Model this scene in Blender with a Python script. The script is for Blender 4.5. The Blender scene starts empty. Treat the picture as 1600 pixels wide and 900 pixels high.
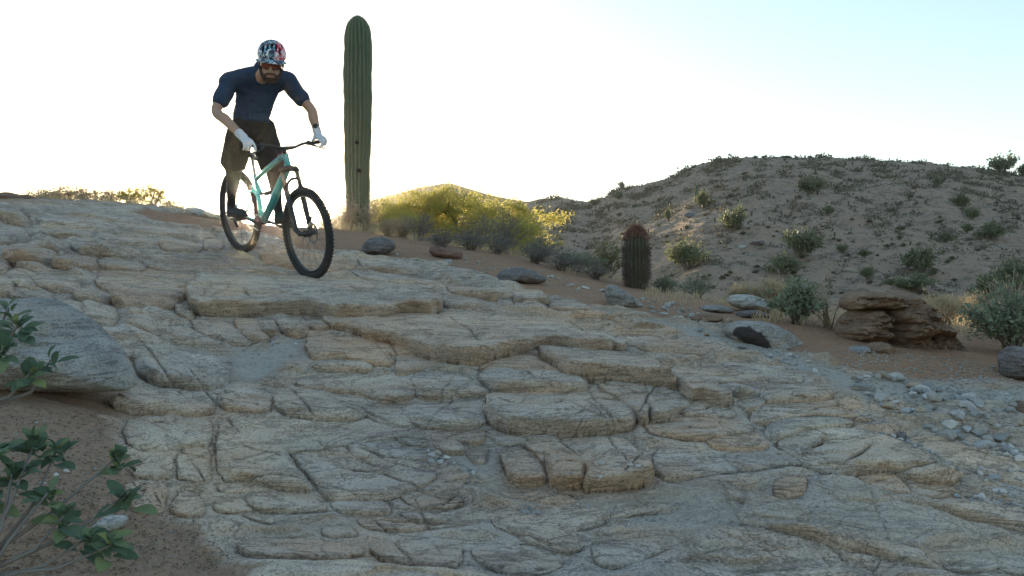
import bpy, bmesh, math, random
import numpy as np
from mathutils import Vector, Matrix
random.seed(7); RNG = np.random.default_rng(7)
sc = bpy.context.scene; COL = sc.collection
R = math.radians
# ---------------------------------------------------------------- camera
F = 1386.0                                   # focal length in photograph pixels (1600 wide)
CZ = 1.2                                     # camera height above the datum
cam = bpy.data.cameras.new('camera'); cam.sensor_width = 36.0; cam.lens = 36.0*F/1600.0
cam.clip_start = 0.05; cam.clip_end = 6000
camo = bpy.data.objects.new('camera', cam); COL.objects.link(camo)
camo.location = (0, 0, CZ); camo.rotation_euler = (R(90), 0, 0); sc.camera = camo
# ---------------------------------------------------------------- sky and sun
SUN_AZ = math.atan2(382-800, F)              # from +Y towards +X
SUN_EL = math.atan2(450-333, math.hypot(F, 382-800))
w = bpy.data.worlds.new('World'); sc.world = w; w.use_nodes = True
nt = w.node_tree; nt.nodes.clear()
sky = nt.nodes.new('ShaderNodeTexSky'); sky.sky_type = 'NISHITA'; sky.sun_disc = False
sky.sun_elevation = SUN_EL; sky.sun_rotation = SUN_AZ
sky.altitude = 400; sky.air_density = 1.0; sky.dust_density = 0.5; sky.ozone_density = 1.6
bg = nt.nodes.new('ShaderNodeBackground'); bg.inputs['Strength'].default_value = 0.15
out = nt.nodes.new('ShaderNodeOutputWorld')
gam = nt.nodes.new('ShaderNodeGamma'); gam.inputs[1].default_value = 0.60   # softer contrast over the whole dome
nt.links.new(sky.outputs[0], gam.inputs[0]); hs_ = nt.nodes.new('ShaderNodeHueSaturation'); hs_.inputs['Saturation'].default_value = 1.22
nt.links.new(gam.outputs[0], hs_.inputs['Color']); nt.links.new(hs_.outputs[0], bg.inputs[0]); nt.links.new(bg.outputs[0], out.inputs[0])
sl = bpy.data.lights.new('sun', 'SUN'); sl.energy = 3.6; sl.angle = R(0.53); sl.color = (1.0, 0.80, 0.52)
slo = bpy.data.objects.new('sun_lamp', sl); COL.objects.link(slo)
sdir = Vector((math.sin(SUN_AZ)*math.cos(SUN_EL), math.cos(SUN_AZ)*math.cos(SUN_EL), math.sin(SUN_EL)))
slo.rotation_euler = (-sdir).to_track_quat('-Z', 'Y').to_euler()
vs = sc.view_settings; vs.view_transform = 'Standard'; vs.look = 'None'; vs.gamma = 1.0
vs.use_curve_mapping = False; vs.exposure = 2.08
sc.render.engine = 'CYCLES'; sc.cycles.max_bounces = 6; sc.cycles.use_denoising = True
# ---------------------------------------------------------------- object helpers
def tag(o, label=None, cat=None, group=None, kind=None):
    if label: o['label'] = label
    if cat: o['category'] = cat
    if group: o['group'] = group
    if kind: o['kind'] = kind
    return o
def empty(name, loc, label=None, cat=None, group=None, rz=0.0):
    o = bpy.data.objects.new(name, None); COL.objects.link(o); o.location = loc
    o.rotation_euler = (0, 0, rz); o.empty_display_size = .1
    return tag(o, label, cat, group)
def link(name, me, mat=None, parent=None, smooth=True):
    if mat is not None and not me.materials: me.materials.append(mat)
    o = bpy.data.objects.new(name, me); COL.objects.link(o)
    if parent is not None: o.parent = parent
    if smooth and len(me.polygons): me.polygons.foreach_set('use_smooth', np.ones(len(me.polygons), bool))
    return o
def mesh(name, V, Fc):
    """mesh from an (n,3) array and a face array or list"""
    me = bpy.data.meshes.new(name)
    V = np.asarray(V, np.float32)
    if isinstance(Fc, np.ndarray):
        n, k = Fc.shape
        me.vertices.add(len(V)); me.vertices.foreach_set('co', V.ravel())
        me.loops.add(n*k); me.loops.foreach_set('vertex_index', Fc.astype(np.int32).ravel())
        me.polygons.add(n); me.polygons.foreach_set('loop_start', np.arange(0, n*k, k, dtype=np.int32))
        me.update(calc_edges=True); me.validate()
    else:
        me.from_pydata([tuple(map(float, v)) for v in V], [], Fc); me.update()
    return me
def set_attr(me, name, arr):
    a = me.attributes.new(name, 'FLOAT', 'POINT'); a.data.foreach_set('value', np.asarray(arr, np.float32))
def ray(px, py, d):
    return np.array([(px-800)/F*d, d, CZ+(450-py)/F*d])
def P(px, py, d): return Vector(ray(px, py, d))
# ---------------------------------------------------------------- noise
_perm = RNG.permutation(512).astype(np.int64); _perm = np.concatenate([_perm, _perm, _perm])
_g = RNG.normal(size=(512, 3)); _g /= np.linalg.norm(_g, axis=1)[:, None]
def perlin(x, y, z):
    xi, yi, zi = np.floor(x).astype(np.int64), np.floor(y).astype(np.int64), np.floor(z).astype(np.int64)
    xf, yf, zf = x-xi, y-yi, z-zi
    xi &= 511; yi &= 511; zi &= 511
    u, v, w_ = (t*t*t*(t*(t*6-15)+10) for t in (xf, yf, zf))
    r = 0
    for a in (0, 1):
        for b in (0, 1):
            for c in (0, 1):
                h = _perm[_perm[_perm[(xi+a) & 511]+((yi+b) & 511)]+((zi+c) & 511)] & 511
                gr = _g[h]
                dot = gr[..., 0]*(xf-a)+gr[..., 1]*(yf-b)+gr[..., 2]*(zf-c)
                r = r + dot*(u if a else 1-u)*(v if b else 1-v)*(w_ if c else 1-w_)
    return r*1.5
def fbm(x, y, z, oct=4, gain=.5, ridged=False):
    a, s, r = 1.0, 1.0, 0
    for i in range(oct):
        n = perlin(x*s+i*17.3, y*s-i*9.1, z*s+i*5.7)
        if ridged: n = 1-2*np.abs(n)
        r = r + a*n; a *= gain; s *= 2.03
    return r
def worley(x, y, seed=0):
    """2-D cellular noise: F1, F2, cell random"""
    xi, yi = np.floor(x).astype(np.int64), np.floor(y).astype(np.int64)
    f1 = np.full(x.shape, 9.0); f2 = np.full(x.shape, 9.0); cid = np.zeros(x.shape)
    for a in (-1, 0, 1):
        for b in (-1, 0, 1):
            cx, cy = xi+a, yi+b
            h = _perm[_perm[(cx+seed*31) & 511]+(cy & 511)]
            ox = (h % 61)/61.0; oy = (_perm[h]) % 59/59.0
            d = np.hypot(cx+ox-x, cy+oy-y)
            n = d < f1
            f2 = np.where(n, f1, np.minimum(f2, d)); cid = np.where(n, (_perm[h+7] % 97)/97.0, cid); f1 = np.where(n, d, f1)
    return f1, f2, cid
def sstep(a, b, x):
    t = np.clip((x-a)/(b-a), 0, 1); return t*t*(3-2*t)
# ---------------------------------------------------------------- materials
def new_mat(name):
    m = bpy.data.materials.new(name); m.use_nodes = True
    n = m.node_tree; b = n.nodes['Principled BSDF']
    return m, n, b
def nd(n, typ, **kw):
    x = n.nodes.new(typ)
    for k, v in kw.items():
        if k.startswith('in_'): x.inputs[k[3:].replace('_', ' ')].default_value = v
        else: setattr(x, k, v)
    return x
def ramp(n, fac, stops):
    r = n.nodes.new('ShaderNodeValToRGB'); e = r.color_ramp.elements
    while len(e) < len(stops): e.new(.5)
    for s, (p, c) in zip(e, stops): s.position = p; s.color = (*c, 1) if len(c) == 3 else c
    n.links.new(fac, r.inputs[0]); return r.outputs[0]
def mix(n, fac, a, b, typ='MIX'):
    x = n.nodes.new('ShaderNodeMix'); x.data_type = 'RGBA'; x.blend_type = typ
    for s, v in ((x.inputs[0], fac), (x.inputs[6], a), (x.inputs[7], b)):
        if hasattr(v, 'is_output'): n.links.new(v, s)
        elif isinstance(v, (int, float)): s.default_value = v
        else: s.default_value = (*v, 1)
    return x.outputs[2]
def noise(n, scale, detail=4, rough=.55, vec=None, stretch=None, coord='Object', dist=0.0):
    tc = n.nodes.new('ShaderNodeTexCoord'); v = tc.outputs[coord]
    if stretch is not None:
        mp = n.nodes.new('ShaderNodeMapping'); mp.inputs['Scale'].default_value = stretch[:3]
        if len(stretch) > 3: mp.inputs['Rotation'].default_value = stretch[3]
        n.links.new(v, mp.inputs[0]); v = mp.outputs[0]
    x = nd(n, 'ShaderNodeTexNoise', in_Scale=scale, in_Detail=detail, in_Roughness=rough, in_Distortion=dist)
    n.links.new(v, x.inputs['Vector']); return x.outputs[0]
def bump(n, b, hs, dist=.02):
    prev = None
    for h, s in hs:
        x = nd(n, 'ShaderNodeBump', in_Strength=s, in_Distance=dist); n.links.new(h, x.inputs['Height'])
        if prev is not None: n.links.new(prev, x.inputs['Normal'])
        prev = x.outputs[0]
    n.links.new(prev, b.inputs['Normal'])
def plain(name, col, rough=.6, metal=0.0, vary=.15, scale=12, spec=.4, bmp=0.0, bscale=60):
    m, n, b = new_mat(name)
    c = mix(n, noise(n, scale), [x*(1-vary) for x in col], [min(1, x*(1+vary)) for x in col])
    n.links.new(c, b.inputs['Base Color'])
    b.inputs['Roughness'].default_value = rough; b.inputs['Metallic'].default_value = metal
    b.inputs['Specular IOR Level'].default_value = spec
    if bmp: bump(n, b, [(noise(n, bscale), bmp)], .01)
    return m
def attr(n, name):
    x = n.nodes.new('ShaderNodeAttribute'); x.attribute_name = name; return x.outputs['Fac']
def math_(n, op, a, b=None, clamp=False):
    x = n.nodes.new('ShaderNodeMath'); x.operation = op; x.use_clamp = clamp
    for s, v in zip(x.inputs, (a, b)):
        if v is None: continue
        if hasattr(v, 'is_output'): n.links.new(v, s)
        else: s.default_value = v
    return x.outputs[0]
def rock_material(name, grey1, grey2, tan, brown, tanbias=0.0, spk=.6, lay=1.0, soil=False, tscale=1.0):
    m, n, b = new_mat(name)
    big = noise(n, 1.6*tscale, 5, .6); mid = noise(n, 7*tscale, 5, .62, stretch=(.6, .8, 2.2))
    c = mix(n, ramp(n, mid, [(.35, (0, 0, 0)), (.68, (1, 1, 1))]), grey1, grey2)
    tfac = math_(n, 'ADD', math_(n, 'MULTIPLY', ramp(n, big, [(.42, (0, 0, 0)), (.72, (1, 1, 1))]), .55), tanbias)
    if soil: tfac = math_(n, 'ADD', tfac, attr(n, 'tan'), True)
    c = mix(n, math_(n, 'MULTIPLY', tfac, ramp(n, noise(n, 11*tscale, 4, .6, stretch=(.5, .7, 2)), [(.28, (.55,)*3), (.6, (1,)*3)])), c, tan)
    # iron-brown seams following the layering
    seam = ramp(n, noise(n, 2.6*tscale, 5, .6, stretch=(.35, .5, 3.0, (0, .15, 0)), dist=.6), [(.56, (0,)*3), (.70, (1,)*3)])
    c = mix(n, math_(n, 'MULTIPLY', seam, .55*lay), c, brown)
    # dark lichen / desert varnish patches
    lich = ramp(n, noise(n, 5.5*tscale, 7, .72, stretch=(1, 1, 1.6)), [(.56, (0,)*3), (.72, (1,)*3)])
    c = mix(n, math_(n, 'MULTIPLY', lich, .30), c, (.17, .165, .15))
    c = mix(n, .8, c, mix(n, 1.0, c, ramp(n, noise(n, .9*tscale, 4, .6), [(.3, (.72,.74,.78)), (.5, (1,1,1)), (.7, (1.22,1.16,1.05))]), 'MULTIPLY'))
    line = ramp(n, noise(n, 5*tscale, 6, .7, stretch=(.3, .5, 3.2, (0, .2, 0)), dist=1.3), [(.47, (1,)*3), (.495, (.45,)*3), (.505, (.45,)*3), (.53, (1,)*3)])
    c = mix(n, .8*lay, c, mix(n, 1.0, c, line, 'MULTIPLY'))
    vc = n.nodes.new('ShaderNodeTexVoronoi'); vc.feature = 'DISTANCE_TO_EDGE'; vc.inputs['Scale'].default_value = 3.2*tscale; tc_ = n.nodes.new('ShaderNodeTexCoord'); mp_ = n.nodes.new('ShaderNodeMapping'); mp_.inputs['Scale'].default_value = (.8, 1.1, 2.0); mp_.inputs['Rotation'].default_value = (0, .25, 0)
    wv = n.nodes.new('ShaderNodeMix'); wv.data_type = 'RGBA'; wv.blend_type = 'ADD'; wv.inputs[0].default_value = .35; n.links.new(tc_.outputs['Object'], mp_.inputs[0]); n.links.new(mp_.outputs[0], wv.inputs[6]); n.links.new(noise(n, 5*tscale, 5, .6), wv.inputs[7]); n.links.new(wv.outputs[2], vc.inputs['Vector'])
    vline = ramp(n, vc.outputs['Distance'], [(.0, (.30,)*3), (.014, (1,)*3)])
    c = mix(n, math_(n, 'MULTIPLY', ramp(n, noise(n, 1.3*tscale, 3), [(.45, (0,)*3), (.6, (1,)*3)]), .8*lay), c, mix(n, 1.0, c, vline, 'MULTIPLY'))
    # crystals
    s1 = ramp(n, noise(n, 95, 3, .7), [(.36, (.45,)*3), (.54, (1.06,)*3)])
    s2 = ramp(n, noise(n, 210, 2, .6), [(.36, (.5,)*3), (.52, (1.0,)*3), (.70, (1.0,)*3), (.78, (1.5,)*3)])
    c = mix(n, spk, c, mix(n, 1.0, c, s1, 'MULTIPLY')); c = mix(n, spk, c, mix(n, 1.0, c, s2, 'MULTIPLY'))
    hs = [(noise(n, 7, 8, .7, stretch=(.4, .6, 2.6, (0, .16, 0)), dist=.9), .75*lay), (noise(n, 30, 6, .7, stretch=(.5, .7, 1.6)), .6), (noise(n, 150, 3, .7), .3)]
    if soil:
        dirt = attr(n, 'dirt')
        dc = mix(n, noise(n, 3.0, 6, .65), (.27, .148, .088), (.40, .245, .152))
        dc = mix(n, attr(n, 'gray'), dc, mix(n, noise(n, 4, 6, .7), (.33, .295, .245), (.47, .43, .37)))
        gr = ramp(n, noise(n, 55, 5, .8), [(.36, (.42,)*3), (.48, (1.0,)*3), (.60, (1.0,)*3), (.70, (1.8,)*3)])
        dc = mix(n, .8, dc, mix(n, 1.0, dc, gr, 'MULTIPLY'))
        c = mix(n, dirt, c, dc)
    n.links.new(c, b.inputs['Base Color'])
    b.inputs['Roughness'].default_value = .93; b.inputs['Specular IOR Level'].default_value = .18
    bump(n, b, hs, .02)
    return m
# ================================================================ the ground: a height field through surveyed points
CP = []
for px, py, d in [
 # bottom edge of the view to the crest, column by column
 (0,900,2.1),(100,760,2.45),(90,640,2.95),(0,560,3.6),(100,470,4.7),(20,420,5.9),(100,400,6.6),(60,350,9.0),(0,312,11.5),(100,318,12),
 (300,900,2.25),(330,780,2.75),(300,700,3.15),(300,620,3.75),(320,560,4.35),(300,500,5.3),(310,455,6.2),(300,420,7.1),(300,385,8.4),(290,352,10.5),(300,336,12),
 (382,401,7.93),(385,352,11.3),(488,441,7.05),(384,352,12.6),(340,345,12),
 (500,900,2.3),(500,780,2.9),(520,680,3.45),(520,600,4.2),(520,530,4.95),(520,490,5.8),(500,462,6.4),(560,405,9.0),(560,368,13.5),
 (800,900,2.35),(800,780,2.95),(800,700,3.35),(800,600,4.1),(800,540,4.75),(800,495,5.7),(760,460,7.0),(800,440,8.0),(800,405,10.2),(720,398,15),(690,396,18.5),
 (1000,900,2.4),(1000,760,3.0),(1000,680,3.5),(1000,600,4.1),(1000,540,4.9),(1000,500,5.8),(994,456,9.0),(900,440,9.0),
 (1200,900,2.45),(1200,780,2.95),(1200,680,3.5),(1200,600,4.25),(1200,545,5.0),(1200,505,5.8),(1180,478,7.4),
 (1400,900,2.5),(1400,760,3.1),(1400,670,3.65),(1400,600,4.3),(1400,560,4.9),(1400,515,6.2),
 (1600,900,2.55),(1600,760,3.2),(1600,670,3.75),(1600,600,4.4),(1600,555,5.2),(1600,520,6.4),
 (-300,560,4.0),(-250,400,7.5),(-200,310,12),(-400,800,2.4),(1900,900,2.6),(1900,640,4.2),(2000,580,6.0)]:
    CP.append(ray(px, py, d))
for q in [(-6.5,15.5,2.1),(-9,14,2.6),(-4.2,15,2.0),(-2.9,15,1.85),(-4,22,-.2),(-9,22,.2),(-1.5,16,1.95),(-1.0,22,.9),(-1.6,26,-1.2),(.4,20,1.6),(.5,26,-.6),(2.0,17,.9),
          (3.0,11.5,.75),(4.8,10,.2),(4.5,16,-.7),(9,12,-.6),(9,20,-1.9),(4,24,-1.9),(-9,28,-2.6),(0,32,-2.8),(9,30,-2.8),(-16,20,-1),(-14,8,3.0),(-10,4,1.4),(14,14,-1.2),(14,6,-.5),(8,4,.1),
          (-4,0,.55),(0,0,-.0),(4,0,.05),(-9,-1,.9),(9,-1,-.3),(0,1.2,.25)]:
    CP.append(np.array(q, float))
CP = np.array(CP)
def _U(r2): return np.where(r2 > 1e-12, .5*r2*np.log(np.maximum(r2, 1e-12)), 0.0)
_n = len(CP); _K = _U(((CP[:, None, :2]-CP[None, :, :2])**2).sum(-1)) + np.eye(_n)*0.03
_Pm = np.hstack([np.ones((_n, 1)), CP[:, :2]])
_A = np.block([[_K, _Pm], [_Pm.T, np.zeros((3, 3))]])
_sol = np.linalg.solve(_A, np.concatenate([CP[:, 2], np.zeros(3)])); _wt, _af = _sol[:_n], _sol[_n:]
def ground(x, y):
    x = np.atleast_1d(np.asarray(x, float)); y = np.atleast_1d(np.asarray(y, float)); sh = x.shape
    x = x.ravel(); y = y.ravel(); o = np.empty(x.shape)
    for i in range(0, len(x), 20000):
        xs, ys = x[i:i+20000, None], y[i:i+20000, None]
        o[i:i+20000] = _U((xs-CP[None, :, 0])**2+(ys-CP[None, :, 1])**2)@_wt
    return (o+_af[0]+_af[1]*x+_af[2]*y).reshape(sh)
def gz(x, y): return float(ground(x, y)[0])
def hit(px, py, dmin=1.7, dmax=22.0):
    """where the rays through pixels of the photograph meet the ground"""
    px = np.atleast_1d(np.asarray(px, float)); py = np.atleast_1d(np.asarray(py, float))
    D = np.exp(np.linspace(math.log(dmin), math.log(dmax), 220))
    X = (px[:, None]-800)/F*D; Z = CZ+(450-py[:, None])/F*D; G = ground(X, np.broadcast_to(D, X.shape))
    below = (Z < G); k = np.argmax(below, axis=1); k = np.where(below.any(axis=1), k, np.argmin(Z-G, axis=1)); k = np.maximum(k, 1)
    i = np.arange(len(px)); a = (Z-G)[i, k-1]; b_ = (Z-G)[i, k]
    t = np.clip(a/np.where(np.abs(a-b_) < 1e-9, 1e-9, a-b_), 0, 1); d = D[k-1]+(D[k]-D[k-1])*t
    return np.stack([(px-800)/F*d, d], 1)
def on_ground(px, py):
    q = hit([px], [py])[0]; return Vector((q[0], q[1], gz(q[0], q[1])))
RN = np.array([0.0, -0.80, 0.60])            # the way the outcrop's steps stand out of the slope
# ---- surface masks, outlined on the ground
def pts(s): return np.array([[float(v) for v in p.split(',')] for p in s.split()])
SOIL = [pts('200,331 330,336 420,342 560,362 720,395 900,432 1100,462 1300,486 1700,500 1700,612 1520,600 1330,585 1250,556 1180,528 1060,508 960,490 900,474 800,448 700,418 600,402 540,396 470,392 430,375 340,366 270,352'),
        pts('-400,560 -10,560 60,606 195,616 186,640 172,660 205,700 225,745 245,800 320,832 372,868 330,960 -400,960')]
GREY = [pts('885,484 960,500 1060,522 1130,540 1200,566 1280,600 1340,640 1380,668 1440,712 1480,745 1540,775 1700,850 1700,600 1520,600 1330,588 1250,556 1180,530 1060,508 960,488'),
        pts('655,690 690,690 740,712 790,758 880,770 1000,765 1060,748 1120,760 1215,782 1320,745 1420,775 1560,830 1700,900 1700,930 1300,850 1000,842 870,800 790,790 720,745'),
        pts('345,540 400,545 475,530 480,560 455,598 400,612 362,608 352,580'), pts('500,815 600,806 560,830 440,836 380,830 400,815')]
def poly_sdf(q, poly):
    """signed distance (inside positive)"""
    a = poly; b = np.roll(poly, -1, 0); d2 = np.full(len(q), 1e9); ins = np.zeros(len(q), bool)
    for (ax, ay), (bx, by) in zip(a, b):
        ex, ey = bx-ax, by-ay; wx, wy = q[:, 0]-ax, q[:, 1]-ay
        t = np.clip((wx*ex+wy*ey)/(ex*ex+ey*ey+1e-12), 0, 1)
        d2 = np.minimum(d2, (wx-ex*t)**2+(wy-ey*t)**2)
        c = (ay > q[:, 1]) != (by > q[:, 1])
        ins ^= c & (q[:, 0] < (bx-ax)*(q[:, 1]-ay)/np.where(by == ay, 1e-12, by-ay)+ax)
    d = np.sqrt(d2); return np.where(ins, d, -d)
def poly_sdf_local(q, poly, margin):
    o = np.full(len(q), -margin)
    lo, hi = poly.min(0)-margin, poly.max(0)+margin
    k = np.where((q[:, 0] > lo[0]) & (q[:, 0] < hi[0]) & (q[:, 1] > lo[1]) & (q[:, 1] < hi[1]))[0]
    if len(k): o[k] = np.maximum(poly_sdf(q[k], poly), -margin)
    return o
SOILW = [hit(p[:, 0], p[:, 1]) for p in SOIL]; GREYW = [hit(p[:, 0], p[:, 1]) for p in GREY]
def round_poly(p, n=2):
    for _ in range(n):
        q = np.roll(p, -1, 0); p = np.stack([.8*p+.2*q, .2*p+.8*q], 1).reshape(-1, 2)
    return p
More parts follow.
